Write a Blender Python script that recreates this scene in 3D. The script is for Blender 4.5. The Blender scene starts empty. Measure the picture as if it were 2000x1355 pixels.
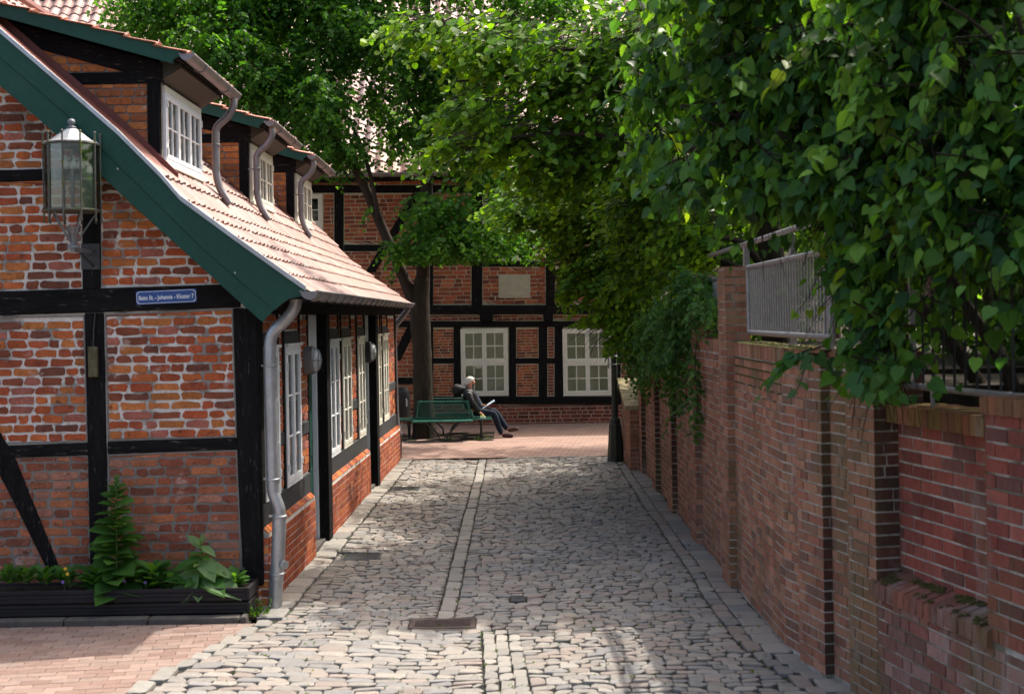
import bpy, bmesh, math, random
import numpy as np
from mathutils import Vector, Matrix, Quaternion, noise as mnoise

# ------------------------------------------------------------------ camera, sky, sun, exposure
scene = bpy.context.scene
COL = scene.collection
FPX, PU, PV, EYE = 2500.0, 1000.0, 620.0, 2.6          # focal length and principal point of the photo, eye height
ROLL = math.radians(1.0)
cam_data = bpy.data.cameras.new('camera')
cam = bpy.data.objects.new('camera', cam_data)
COL.objects.link(cam)
cam.location = (0, 0, EYE)
cam.rotation_euler = (Matrix.Rotation(math.radians(90), 3, 'X') @ Matrix.Rotation(-ROLL, 3, 'Z')).to_euler()
cam_data.sensor_width = 36.0
cam_data.lens = 36.0 * FPX / 2000.0
cam_data.shift_y = -(677.5 - PV) / 2000.0
cam_data.clip_start, cam_data.clip_end = 0.1, 600
cam_data.dof.use_dof = True
cam_data.dof.focus_distance = 22.0
cam_data.dof.aperture_fstop = 3.2
scene.camera = cam

SUN = Vector((0.47, 0.45, 1.0)).normalized()            # towards the sun
world = bpy.data.worlds.new('World')
scene.world = world
world.use_nodes = True
wn = world.node_tree.nodes
sky = wn.new('ShaderNodeTexSky')
sky.sky_type = 'NISHITA'
sky.sun_disc = False
sky.sun_elevation = math.asin(SUN.z)
sky.air_density, sky.dust_density, sky.ozone_density = 1.0, 7.0, 0.2
sky.sun_rotation = math.atan2(SUN.x, SUN.y)
wn['Background'].inputs['Strength'].default_value = 0.15
world.node_tree.links.new(sky.outputs[0], wn['Background'].inputs['Color'])
sl = bpy.data.lights.new('sun', 'SUN')
sl.energy, sl.angle, sl.color = 2.4, math.radians(0.53), (1.0, 0.95, 0.86)
so = bpy.data.objects.new('sun', sl)
COL.objects.link(so)
so.rotation_euler = SUN.to_track_quat('Z', 'Y').to_euler()
so.location = (8, 8, 20)
vs = scene.view_settings
vs.view_transform, vs.look, vs.gamma, vs.use_curve_mapping = 'Standard', 'None', 1.0, False
vs.exposure = 1.32
scene.render.engine = 'CYCLES'
scene.cycles.use_denoising = True
scene.cycles.max_bounces = 6
scene.cycles.transparent_max_bounces = 12
scene.cycles.diffuse_bounces = 3
scene.cycles.glossy_bounces = 3

# ------------------------------------------------------------------ measuring: a point of the photo on a plane of the place
_c, _s = math.cos(ROLL), math.sin(ROLL)
def ray(u, v):
    a, b = u - PU, v - PV
    return (a * _c - b * _s) / FPX, (a * _s + b * _c) / FPX
def at(u, v, Y):
    x, d = ray(u, v)
    return Vector((x * Y, Y, EYE - d * Y))
def zg(Y):
    return 0.0 if Y < 12 else min(0.1, (Y - 12) / 110.0)

# ------------------------------------------------------------------ objects
ORG = {}
def _v(p): return Vector(p)
def tag(o, label=None, cat=None, group=None, kind=None):
    if label: o['label'] = label
    if cat: o['category'] = cat
    if group: o['group'] = group
    if kind: o['kind'] = kind
    return o
def thing(name, loc, label, cat, group=None):
    o = bpy.data.objects.new(name, None)
    o.empty_display_size = 0.2
    COL.objects.link(o)
    o.location = loc
    ORG[o.name] = Vector(loc)
    return tag(o, label, cat, group)
def org(o):
    return ORG.get(o.name, Vector((0, 0, 0))) if o else Vector((0, 0, 0))
def link(name, me, mat, parent=None, pivot=None):
    """pivot: world point the mesh's vertices are already relative to"""
    o = bpy.data.objects.new(name, me)
    COL.objects.link(o)
    if mat and not me.materials:
        me.materials.append(mat)
    piv = Vector(pivot) if pivot is not None else Vector((0, 0, 0))
    if parent:
        o.parent = parent
        o.location = piv - org(parent)
    else:
        o.location = piv
    ORG[o.name] = piv
    return o
def raw_mesh(name, verts, faces, cols=None, smooth=False):
    me = bpy.data.meshes.new(name)
    me.from_pydata([tuple(v) for v in verts], [], faces)
    if cols is not None:
        a = me.color_attributes.new('Col', 'FLOAT_COLOR', 'POINT')
        arr = np.ones((len(verts), 4), dtype=np.float32)
        arr[:, :3] = np.array(cols, dtype=np.float32)
        a.data.foreach_set('color', arr.ravel())
    if smooth:
        me.polygons.foreach_set('use_smooth', [True] * len(me.polygons))
    me.update()
    return me

class MB:
    """collects shapes, then links them as one mesh object"""
    def __init__(self):
        self.v, self.f, self.c = [], [], []
    def add(self, verts, faces, col=None):
        b = len(self.v)
        self.v += [Vector(p) for p in verts]
        self.f += [tuple(b + i for i in f) for f in faces]
        self.c += [col or (1, 1, 1)] * len(verts)
        return self
    def box(self, x0, x1, y0, y1, z0, z1):
        vs = [(x, y, z) for z in (z0, z1) for y in (y0, y1) for x in (x0, x1)]
        return self.add(vs, [(0, 2, 3, 1), (4, 5, 7, 6), (0, 1, 5, 4), (2, 6, 7, 3), (0, 4, 6, 2), (1, 3, 7, 5)])
    def obox(self, c, ax, ay, az, hx, hy, hz):
        c, ax, ay, az = _v(c), _v(ax).normalized(), _v(ay).normalized(), _v(az).normalized()
        vs = [c + ax * x * hx + ay * y * hy + az * z * hz for z in (-1, 1) for y in (-1, 1) for x in (-1, 1)]
        return self.add(vs, [(0, 2, 3, 1), (4, 5, 7, 6), (0, 1, 5, 4), (2, 6, 7, 3), (0, 4, 6, 2), (1, 3, 7, 5)])
    def prism(self, pts, ext):
        n = len(pts); e = _v(ext)
        a = [_v(p) for p in pts]
        nor = Vector((0, 0, 0))
        for i in range(n):
            nor += a[i].cross(a[(i + 1) % n])
        if nor.dot(e) > 0: a = a[::-1]
        vs = a + [p + e for p in a]
        fs = [tuple(range(n)), tuple(range(2 * n - 1, n - 1, -1))]
        fs += [(i, i + n, (i + 1) % n + n, (i + 1) % n) for i in range(n)]
        return self.add(vs, fs)
    def tube(self, path, radii, n=10, cap=True):
        path = [_v(p) for p in path]
        if not hasattr(radii, '__len__'): radii = [radii] * len(path)
        b = len(self.v); prev = None
        vs, fs = [], []
        for i, p in enumerate(path):
            d = (path[min(i + 1, len(path) - 1)] - path[max(i - 1, 0)]).normalized()
            if prev is None:
                ref = Vector((0, 0, 1)) if abs(d.z) < .9 else Vector((1, 0, 0))
                s = d.cross(ref).normalized()
            else:
                s = (prev - d * prev.dot(d)).normalized()
            prev = s; t = d.cross(s)
            for k in range(n):
                a = 2 * math.pi * k / n
                vs.append(p + (s * math.cos(a) + t * math.sin(a)) * radii[i])
        for i in range(len(path) - 1):
            for k in range(n):
                fs.append((i * n + k, i * n + (k + 1) % n, (i + 1) * n + (k + 1) % n, (i + 1) * n + k))
        if cap:
            fs.append(tuple(range(n - 1, -1, -1)))
            fs.append(tuple((len(path) - 1) * n + k for k in range(n)))
        return self.add(vs, fs)
    def lathe(self, base, prof, n=16, axis=(0, 0, 1), squash=1.0):
        """prof: (radius, height)"""
        base = _v(base); ax = _v(axis).normalized()
        s = ax.orthogonal().normalized(); t = ax.cross(s)
        vs, fs = [], []
        for r, h in prof:
            for k in range(n):
                a = 2 * math.pi * (k + .5) / n
                vs.append(base + ax * h + (s * math.cos(a) + t * math.sin(a) * squash) * r)
        for i in range(len(prof) - 1):
            for k in range(n):
                fs.append((i * n + k, i * n + (k + 1) % n, (i + 1) * n + (k + 1) % n, (i + 1) * n + k))
        fs.append(tuple(range(n - 1, -1, -1)))
        fs.append(tuple((len(prof) - 1) * n + k for k in range(n)))
        return self.add(vs, fs)
    def build(self, name, mat, parent=None, smooth=False, bevel=0, seg=1, pivot=None, angle=None):
        piv = _v(pivot) if pivot is not None else (org(parent) if parent else Vector((0, 0, 0)))
        me = raw_mesh(name, [p - piv for p in self.v], self.f, self.c, smooth)
        o = link(name, me, mat, parent, piv)
        if bevel:
            m = o.modifiers.new('bevel', 'BEVEL'); m.width = bevel; m.segments = seg; m.limit_method = 'ANGLE'
        if angle is not None:
            me.polygons.foreach_set('use_smooth', [True] * len(me.polygons))
            try: me.set_sharp_from_angle(angle=math.radians(angle))
            except Exception: pass
        return o
def smooth_path(pts, k=4):
    pts = [_v(p) for p in pts]; out = []
    for i in range(len(pts) - 1):
        p0, p1, p2, p3 = pts[max(i - 1, 0)], pts[i], pts[i + 1], pts[min(i + 2, len(pts) - 1)]
        for j in range(k):
            t = j / k
            out.append(.5 * ((2 * p1) + (p2 - p0) * t + (2 * p0 - 5 * p1 + 4 * p2 - p3) * t * t + (3 * p1 - p0 - 3 * p2 + p3) * t ** 3))
    out.append(pts[-1])
    return out

def pieces(parent, name, items, mat, maxn=300, rest='brickwork', smooth=False):
    """items: (verts, faces, colour). The ones that show largest become parts of their own, the rest one part of stuff."""
    def size(it):
        vs = it[0]
        c = sum((_v(p) for p in vs), Vector()) / len(vs)
        return max((_v(p) - c).length for p in vs) / max(1.0, (c - cam.location).length) * (1 if in_view(c) else .2)
    order = sorted(items, key=size, reverse=True)
    for vs, fs, col in order[:maxn]:
        c = sum((_v(p) for p in vs), Vector()) / len(vs)
        me = raw_mesh(name, [_v(p) - c for p in vs], fs, [col] * len(vs), smooth)
        link(name, me, mat, parent, c)
    if len(order) > maxn:
        m = MB()
        for vs, fs, col in order[maxn:]:
            m.add(vs, fs, col)
        o = m.build(rest, mat, parent, smooth)
        o['kind'] = 'stuff'
def in_view(p):
    if p.y < .5: return False
    return abs(p.x / p.y) < .41 and -.31 < (p.z - EYE) / p.y < .26

# ------------------------------------------------------------------ materials
def pmat(name, col=(.5, .5, .5), rough=.8, attr=False, var=None, bump=None, spots=(), metal=0.0, spec=.3, stretch=(1, 1, 1), coat=0):
    """col or colour attribute, tinted by noise (var = scale, amount), blotched (spots = scale, threshold, softness, colour, amount), relief (bump = scale, depth)"""
    m = bpy.data.materials.new(name); m.use_nodes = True
    nt = m.node_tree; N = nt.nodes; L = nt.links
    b = N['Principled BSDF']
    b.inputs['Roughness'].default_value = rough
    b.inputs['Metallic'].default_value = metal
    b.inputs['Specular IOR Level'].default_value = spec
    if coat: b.inputs['Coat Weight'].default_value = coat
    g = N.new('ShaderNodeNewGeometry')
    mp = N.new('ShaderNodeMapping'); mp.inputs['Scale'].default_value = stretch
    L.new(g.outputs['Position'], mp.inputs['Vector'])
    P = mp.outputs['Vector']
    if attr:
        a = N.new('ShaderNodeAttribute'); a.attribute_name = 'Col'; c = a.outputs['Color']
    else:
        r = N.new('ShaderNodeRGB'); r.outputs[0].default_value = (*col, 1); c = r.outputs[0]
    def nz(scale, detail=6, rgh=.6):
        t = N.new('ShaderNodeTexNoise'); t.inputs['Scale'].default_value = scale
        t.inputs['Detail'].default_value = detail; t.inputs['Roughness'].default_value = rgh
        L.new(P, t.inputs['Vector']); return t.outputs['Fac']
    if var:
        for sc, am in ([var] if not isinstance(var[0], tuple) else var):
            mr = N.new('ShaderNodeMapRange'); mr.inputs[1].default_value = .25; mr.inputs[2].default_value = .75
            mr.inputs[3].default_value = 1 - am; mr.inputs[4].default_value = 1 + am
            L.new(nz(sc), mr.inputs[0])
            mx = N.new('ShaderNodeVectorMath'); mx.operation = 'SCALE'
            L.new(c, mx.inputs[0]); L.new(mr.outputs[0], mx.inputs['Scale']); c = mx.outputs[0]
    for sc, th, soft, scol, am in spots:
        mr = N.new('ShaderNodeMapRange'); mr.inputs[1].default_value = th; mr.inputs[2].default_value = th + soft
        mr.inputs[4].default_value = am
        L.new(nz(sc), mr.inputs[0])
        mx = N.new('ShaderNodeMix'); mx.data_type = 'RGBA'
        L.new(mr.outputs[0], mx.inputs[0]); L.new(c, mx.inputs[6]); mx.inputs[7].default_value = (*scol, 1)
        c = mx.outputs[2]
    L.new(c, b.inputs['Base Color'])
    if bump:
        h = None
        for sc, dp in ([bump] if not isinstance(bump[0], tuple) else bump):
            bp = N.new('ShaderNodeBump'); bp.inputs['Strength'].default_value = 1; bp.inputs['Distance'].default_value = dp
            L.new(nz(sc), bp.inputs['Height'])
            if h: L.new(h, bp.inputs['Normal'])
            h = bp.outputs[0]
        L.new(h, b.inputs['Normal'])
    return m
def leafmat(name, rough=.42, trans=.45, tcol=(1.25, 1.2, .35)):
    m = bpy.data.materials.new(name); m.use_nodes = True
    nt = m.node_tree; N = nt.nodes; L = nt.links
    b = N['Principled BSDF']; b.inputs['Roughness'].default_value = rough; b.inputs['Specular IOR Level'].default_value = .2
    a = N.new('ShaderNodeAttribute'); a.attribute_name = 'Col'
    L.new(a.outputs['Color'], b.inputs['Base Color'])
    t = N.new('ShaderNodeBsdfTranslucent')
    mu = N.new('ShaderNodeVectorMath'); mu.operation = 'MULTIPLY'; mu.inputs[1].default_value = tcol
    L.new(a.outputs['Color'], mu.inputs[0]); L.new(mu.outputs[0], t.inputs['Color'])
    x = N.new('ShaderNodeMixShader'); x.inputs[0].default_value = trans
    L.new(b.outputs[0], x.inputs[1]); L.new(t.outputs[0], x.inputs[2]); L.new(x.outputs[0], N['Material Output'].inputs[0])
    return m
def glassmat(name, tint=(.9, .95, .93), fr=1.5):
    m = bpy.data.materials.new(name); m.use_nodes = True
    nt = m.node_tree; N = nt.nodes; L = nt.links
    N.remove(N['Principled BSDF'])
    tr = N.new('ShaderNodeBsdfTransparent'); tr.inputs[0].default_value = (*tint, 1)
    gl = N.new('ShaderNodeBsdfGlossy'); gl.inputs['Roughness'].default_value = .03
    f = N.new('ShaderNodeFresnel'); f.inputs[0].default_value = fr
    x = N.new('ShaderNodeMixShader')
    L.new(f.outputs[0], x.inputs[0]); L.new(tr.outputs[0], x.inputs[1]); L.new(gl.outputs[0], x.inputs[2])
    L.new(x.outputs[0], N['Material Output'].inputs[0])
    return m

M = {}
M['brick'] = pmat('handmade_brick', attr=True, rough=.9, var=((9, .28), (70, .3)), bump=((30, .012), (160, .004)),
                  spots=((14, .60, .1, (.06, .03, .02), .75), (5, .62, .06, (.50, .38, .33), .5), (40, .66, .05, (.45, .40, .36), .55), (22, .70, .04, (.03, .02, .016), .7)))
M['brick_far'] = pmat('old_brick', attr=True, rough=.9, var=((6, .25), (40, .25)), bump=((30, .01),))
M['brick_wall'] = pmat('garden_wall_brick', attr=True, rough=.88, var=((3, .25), (40, .28)), bump=((60, .006),), stretch=(1, 1, .35),
                       spots=((1.5, .50, .16, (.13, .10, .04), .7), (7, .62, .12, (.12, .095, .075), .6), (4.1, .62, .1, (.34, .25, .22), .5), (2.1, .60, .12, (.38, .31, .28), .55), (11, .64, .06, (.07, .075, .02), .6)))
M['mortar'] = pmat('lime_mortar', (.66, .63, .58), .95, var=((8, .15), (60, .2)), bump=((50, .008),), spots=((2.2, .54, .06, (.20, .18, .16), .85),))
M['cement'] = pmat('cement_edge', (.20, .18, .16), .95, var=((12, .2),), bump=((60, .004),))
M['mortar_far'] = pmat('far_mortar', (.46, .41, .31), .95, var=(6, .2))
M['mortar_wall'] = pmat('garden_wall_mortar', (.42, .39, .34), .95, var=((5, .35), (30, .25)), bump=((60, .005),),
                        spots=((2.6, .5, .1, (.07, .065, .02), .7),))
M['timber'] = pmat('black_timber', (.008, .0072, .0075), .8, var=((20, .5), (90, .4)), bump=((40, .006), (120, .003)), stretch=(1, 1, .16),
                   spots=((55, .63, .05, (.10, .09, .08), .6), (22, .68, .04, (.07, .06, .05), .5)), spec=.12)
M['timber_h'] = pmat('black_beam', (.008, .0072, .0075), .8, var=((20, .5), (90, .4)), bump=((40, .006), (120, .003)), stretch=(.16, .16, 1),
                     spots=((50, .62, .05, (.12, .105, .09), .6), (20, .68, .04, (.07, .06, .05), .5)), spec=.12)
M['timber_grey'] = pmat('grey_painted_beam', (.035, .037, .04), .7, var=((20, .3),), bump=((60, .003),), stretch=(1, .3, 1))
M['green'] = pmat('green_paint', (.009, .058, .040), .55, var=((2.2, .22), (50, .15)), bump=((80, .0012), (9, .004)), stretch=(.4, 1, .4), spots=((4, .60, .12, (.022, .072, .055), .6), (26, .73, .03, (.10, .11, .10), .5), (9, .70, .05, (.006, .02, .015), .5)))
M['tile'] = pmat('clay_tile', attr=True, spec=.35, rough=.58, var=((12, .2), (60, .15)), bump=((40, .004),), spots=((3, .57, .1, (.13, .10, .085), .5), (6, .68, .08, (.16, .13, .11), .5), (28, .66, .05, (.34, .32, .26), .6)))
M['flash'] = pmat('brown_flashing', (.17, .055, .04), .55, var=(9, .15))
M['zinc'] = pmat('zinc', (.44, .45, .47), .42, metal=.75, var=((6, .2), (40, .1)), bump=((20, .002),), spots=((5, .6, .1, (.24, .22, .21), .6),))
M['zinc_dark'] = pmat('weathered_zinc', (.23, .215, .22), .5, metal=.55, var=((6, .2),), bump=((20, .002),))
M['iron'] = pmat('cast_iron', (.07, .072, .075), .6, metal=.5, var=((30, .3),), bump=((80, .002),))
M['rust_pipe'] = pmat('brown_pipe', (.045, .028, .025), .5, var=(9, .2))
M['white'] = pmat('white_paint', (.74, .75, .76), .5, var=((6, .06), (60, .06)), bump=((60, .001),), spots=((18, .72, .05, (.36, .33, .29), .6),))
M['cream'] = pmat('cream_paint', (.74, .71, .61), .55, var=((6, .06), (60, .06)), spots=((18, .72, .05, (.34, .31, .26), .5),))
M['glass'] = glassmat('window_glass')
M['curtain'] = pmat('blind', (.60, .56, .42), .9, var=((2, .12),), stretch=(6, 6, .3))
M['curtain_w'] = pmat('net_curtain', (.55, .56, .55), .9, var=((3, .25),), stretch=(6, 6, .5))
M['dark'] = pmat('dark_room', (.012, .012, .012), .9)
M['sett'] = pmat('granite_sett', attr=True, rough=.66, var=((16, .14), (120, .14)), bump=((30, .006), (140, .002)), spec=.45)
M['joint'] = pmat('joint_soil', (.035, .031, .024), .95, var=((12, .3),), bump=((40, .01),), spots=((3.5, .55, .06, (.05, .075, .018), .8),))
M['paver'] = pmat('clay_paver', attr=True, rough=.8, var=((14, .16), (90, .14)), bump=((60, .002),))
M['soil'] = pmat('soil', (.035, .026, .018), .95, var=((8, .4), (60, .3)), bump=((25, .03),), spots=((6, .58, .06, (.06, .09, .02), .7),))
M['moss'] = pmat('moss', (.07, .07, .014), .95, var=((20, .5),), bump=((70, .01),), spots=((14, .52, .1, (.06, .04, .02), .8),))
M['leaf'] = leafmat('leaf', .5, .58, (1.45, 1.4, .3))
M['leaf_lilac'] = leafmat('lilac_leaf', .42, .5, (1.4, 1.35, .3))
M['bark'] = pmat('bark', (.036, .028, .018), .95, var=((10, .45), (50, .4)), bump=((16, .06), (60, .02)), stretch=(1, 1, .3), spots=((3, .6, .08, (.07, .075, .03), .6),))
M['bark_dark'] = pmat('dark_bark', (.035, .025, .018), .95, var=((10, .35),), bump=((30, .01),), stretch=(1, 1, .3))
M['galv'] = pmat('galvanised_steel', (.30, .30, .315), .45, metal=.6, var=((12, .2), (70, .12)), spots=((9, .62, .1, (.30, .27, .25), .5),))
M['stone'] = pmat('kerb_stone', (.085, .075, .066), .85, var=((9, .25), (60, .2)), bump=((30, .006),))
M['planter'] = pmat('black_planter_wood', (.014, .012, .014), .55, var=((12, .4),), bump=((60, .002),), stretch=(.2, 1, 1))
M['lampgreen'] = pmat('dark_green_cast_iron', (.022, .030, .024), .45, var=((8, .3),), bump=((60, .002),), stretch=(1, 1, .3), spots=((5, .58, .1, (.075, .085, .02), .7),))
M['benchgreen'] = pmat('green_steel', (.012, .10, .068), .35, var=(9, .1), spec=.5)
M['benchleg'] = pmat('bench_leg_steel', (.08, .085, .085), .4, metal=.4, var=(9, .1))
M['blacksteel'] = pmat('black_steel', (.02, .02, .022), .5, var=(9, .2))
# ------------------------------------------------------------------ masonry
def spans(poly, y):
    xs = []
    n = len(poly)
    for i in range(n):
        (x0, y0), (x1, y1) = poly[i], poly[(i + 1) % n]
        if (y0 <= y < y1) or (y1 <= y < y0):
            xs.append(x0 + (x1 - x0) * (y - y0) / (y1 - y0))
    xs.sort()
    return list(zip(xs[::2], xs[1::2]))
def courses(poly, pitch, joint, lens, rng, y_start=None, edge=0.0, wob=0.0, bond=None):
    """rows of bricks inside a polygon (plane coordinates): list of (xlb, xrb, xlt, xrt, y0, y1)"""
    ys = [p[1] for p in poly]
    y = min(ys) + edge if y_start is None else y_start + math.floor((min(ys) - y_start) / pitch) * pitch
    top = max(ys) - edge
    out = []; row = 0
    while y < top - pitch * .35:
        y0 = max(y + joint / 2, min(ys) + edge); y1 = min(y + pitch - joint / 2, top)
        if y1 - y0 > pitch * .3:
            A, B = spans(poly, y0 + 1e-4), spans(poly, y1 - 1e-4)
            if len(A) == len(B):
                for (al, ar), (bl, br) in zip(A, B):
                    al += edge; bl += edge; ar -= edge; br -= edge
                    lo, hi = min(al, bl), max(ar, br)
                    if hi - lo < .03: continue
                    x = lo; first = True
                    cuts = [lo]
                    if bond:
                        x = math.floor(lo / bond) * bond + (bond * .5 if row % 2 else 0) - bond
                        while x < hi:
                            x += bond * (1 + rng.uniform(-.02, .02))
                            if lo + .03 < x < hi - .03: cuts.append(x)
                    else:
                        while True:
                            l = rng.choice(lens) * rng.uniform(.93, 1.07)
                            if first: l *= rng.uniform(.45, 1.0); first = False
                            if x + l > hi - .05: break
                            x += l; cuts.append(x)
                    cuts.append(hi)
                    for c0, c1 in zip(cuts, cuts[1:]):
                        a, b_ = c0 + (joint / 2 if c0 > lo else 0), c1 - (joint / 2 if c1 < hi else 0)
                        lb, lt = max(a, al), max(a, bl)
                        rb, rt = min(b_, ar), min(b_, br)
                        if max(rb - lb, rt - lt) < .025: continue
                        if rb - lb < 0: lb = rb = (lb + rb) / 2
                        if rt - lt < 0: lt = rt = (lt + rt) / 2
                        out.append((lb, rb, lt, rt, y0, y1))
        y += pitch; row += 1
    return out
def brick(q, o, ax, ay, an, proud, depth, jit, bev, rng, col, simple=False):
    xlb, xrb, xlt, xrt, y0, y1 = q
    def pos(x, y, h): return o + ax * x + ay * y + an * h
    j = lambda s=1: rng.uniform(-jit, jit) * s
    p = proud + rng.uniform(-.35, .35) * jit
    if simple:
        ring = [(xlb, y0), (xrb, y0), (xrt, y1), (xlt, y1)]
        ring = [(x + j(), y + j(.5)) for x, y in ring]
        vs = [pos(x, y, -depth) for x, y in ring] + [pos(x, y, p) for x, y in ring]
        fs = [(4, 5, 6, 7)] + [(i, (i + 1) % 4, (i + 1) % 4 + 4, i + 4) for i in range(4)]
        return vs, fs, col
    h = y1 - y0; c = min(h * .22, .02)
    wb, wt = max(xrb - xlb, .001), max(xrt - xlt, .001)
    cb, ct = min(c, wb * .3), min(c, wt * .3)
    mb, mt = xlb + wb * rng.uniform(.35, .65), xlt + wt * rng.uniform(.35, .65)
    ring = [(xlb + cb, y0), (mb, y0 + j(.5)), (xrb - cb, y0), (xrb, y0 + c), (xrt, y1 - c), (xrt - ct, y1), (mt, y1 + j(.5)), (xlt + ct, y1), (xlt, y1 - c), (xlb, y0 + c)]
    ring = [(x + j(), y + j(.6)) for x, y in ring]
    n = len(ring)
    cx, cy = sum(r[0] for r in ring) / n, sum(r[1] for r in ring) / n
    def inset(x, y):
        dx, dy = cx - x, cy - y
        l = math.hypot(dx, dy) or 1
        return x + dx / l * bev, y + dy / l * bev
    vs = [pos(x, y, -depth) for x, y in ring] + [pos(x, y, p - bev * .6) for x, y in ring]
    vs += [pos(*inset(x, y), p + rng.uniform(-.2, .2) * jit) for x, y in ring]
    fs = []
    for k in (0, n):
        fs += [(k + i, k + (i + 1) % n, k + n + (i + 1) % n, k + n + i) for i in range(n)]
    fs.append(tuple(range(2 * n, 3 * n)))
    return vs, fs, col
def pick(pal, rng, v=.15):
    c = rng.choice(pal); k = rng.uniform(1 - v, 1 + v)
    return tuple(min(1, x * k) for x in c)
PAL_GABLE = [(.46, .125, .038), (.40, .09, .03), (.42, .145, .042), (.33, .08, .036), (.48, .16, .048), (.24, .07, .036), (.36, .12, .085), (.39, .085, .034), (.44, .11, .036), (.17, .06, .038)]
PAL_DORM = [(.52, .18, .055), (.46, .14, .045), (.42, .14, .045), (.54, .20, .06), (.32, .11, .045)]
PAL_FAR = [(.33, .085, .04), (.27, .068, .035), (.22, .058, .034), (.30, .095, .042), (.16, .048, .03), (.37, .11, .046)]
PAL_FARO = [(.38, .085, .026), (.32, .07, .024), (.28, .06, .024), (.35, .10, .03), (.17, .045, .022)]
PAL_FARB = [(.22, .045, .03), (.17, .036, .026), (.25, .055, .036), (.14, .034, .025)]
PAL_WALL = [(0.346, 0.15, 0.091), (0.307, 0.124, 0.078), (0.371, 0.182, 0.117), (0.256, 0.117, 0.078), (0.333, 0.169, 0.104), (0.218, 0.117, 0.081)]
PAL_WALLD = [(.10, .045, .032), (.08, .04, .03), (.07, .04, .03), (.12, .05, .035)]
PAL_LOW = [(.33, .11, .055), (.28, .085, .045), (.24, .075, .045), (.37, .13, .06), (.20, .07, .042), (.34, .15, .10)]
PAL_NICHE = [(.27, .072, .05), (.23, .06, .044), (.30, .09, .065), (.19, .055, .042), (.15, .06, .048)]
Xv, Yv, Zv = Vector((1, 0, 0)), Vector((0, 1, 0)), Vector((0, 0, 1))

# ------------------------------------------------------------------ ground
rng = random.Random(7)
def XS(Y): return -2.33 + .02 * (Y - 11.7)              # line of the cottage's side wall
def XR(Y):                                             # line of the garden wall's foot
    return 2.03 if Y > 10 else 2.03 + .20 * (10 - Y)
def zroad(x, Y):
    return zg(Y) - .035 * max(0, 1 - abs(x + .6) / 1.6) + .012 * math.sin(Y * .9 + x * .7) + .010 * math.sin(Y * 2.3 - x * 1.9)
def grid(name, x0, x1, y0, y1, nx, ny, zf, mat, kind='structure', parent=None):
    vs, fs = [], []
    for j in range(ny + 1):
        Y = y0 + (y1 - y0) * j / ny
        a = x0(Y) if callable(x0) else x0
        b = x1(Y) if callable(x1) else x1
        for i in range(nx + 1):
            X = a + (b - a) * i / nx
            vs.append((X, Y, zf(X, Y)))
    for j in range(ny):
        for i in range(nx):
            k = j * (nx + 1) + i
            fs.append((k, k + 1, k + nx + 2, k + nx + 1))
    o = link(name, raw_mesh(name, vs, fs, [(1, 1, 1)] * len(vs), True), mat, parent)
    if kind: o['kind'] = kind
    return o
M['ground'] = pmat('ground_earth', (.09, .075, .055), .95, var=((.6, .3), (9, .3)), bump=((9, .02),))
grid('ground', -250, 250, -200, 320, 4, 4, lambda x, y: -.12, M['ground'])
Lside = lambda Y: (XS(Y) - .3 if Y > 11.3 else -2.25 - .256 * (11.1 - Y))
Redge = lambda Y: XR(Y) + .2
road = grid('cobbled_road', Lside, Redge, 4.5, 22.95, 24, 90, lambda x, y: zroad(x, y) - .030, M['joint'])

PAL_SETT = [(0.232, 0.213, 0.189), (0.206, 0.198, 0.189), (0.242, 0.22, 0.193), (0.252, 0.223, 0.189), (0.237, 0.195, 0.166), (0.216, 0.2, 0.178), (0.258, 0.236, 0.204), (0.243, 0.203, 0.173), (0.185, 0.178, 0.168)]
def sett(x0, x1, Y0, Y1, rng, pal=PAL_SETT, jit=.003, dome=.006, tilt=.007, n8=True):
    col = pick(pal, rng, .14)
    w, d = x1 - x0, Y1 - Y0
    c = min(w, d) * rng.uniform(.06, .14)
    ch = [c * .5, rng.uniform(.012, .05), rng.uniform(.012, .05), rng.choice((c * .5, c * .5, .034))]
    ring = [(x0 + ch[0], Y0), (x1 - ch[1], Y0), (x1, Y0 + ch[1]), (x1, Y1 - ch[2]), (x1 - ch[2], Y1), (x0 + ch[3], Y1), (x0, Y1 - ch[3]), (x0, Y0 + ch[0])]
    ring = [(x + rng.uniform(-jit, jit) * 1.3, y + rng.uniform(-jit, jit)) for x, y in ring]
    cx, cy = (x0 + x1) / 2, (Y0 + Y1) / 2
    tx, ty, lift = rng.uniform(-tilt, tilt) / w * 2, rng.uniform(-tilt, tilt) / d * 2, rng.uniform(-.006, .006)
    def Z(x, y, h): return zroad(x, y) + lift + (x - cx) * tx + (y - cy) * ty + h
    vs = [(x, y, Z(x, y, -.045)) for x, y in ring] + [(x, y, Z(x, y, -dome)) for x, y in ring]
    for x, y in ring:
        a, b = x + (cx - x) * .09, y + (cy - y) * .13
        vs.append((a, b, Z(a, b, rng.uniform(-.0015, .0015))))
    n = 8
    fs = [(k + i, k + (i + 1) % n, k + n + (i + 1) % n, k + n + i) for k in (0, n) for i in range(n)] + [tuple(range(2 * n, 3 * n))]
    return vs, fs, col
GRATES = []                                            # rectangles kept free of setts
GRATES.append((-.93, -.36, 10.90, 11.24)); GRATES.append((-1.93, -1.50, 13.95, 14.42)); GRATES.append((-1.86, -1.46, 19.15, 19.62))
GRATES.append((-.07, .09, 11.86, 12.05))
def blocked(x0, x1, y0, y1):
    return any(x0 < g[1] and x1 > g[0] and y0 < g[3] - .012 and y1 > g[2] + .012 for g in GRATES)
def sL(Y): return -.708 + .0063 * (Y - 11.3)
def sR(Y): return -.56 + .0053 * (Y - 11.3)
setts = []
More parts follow.
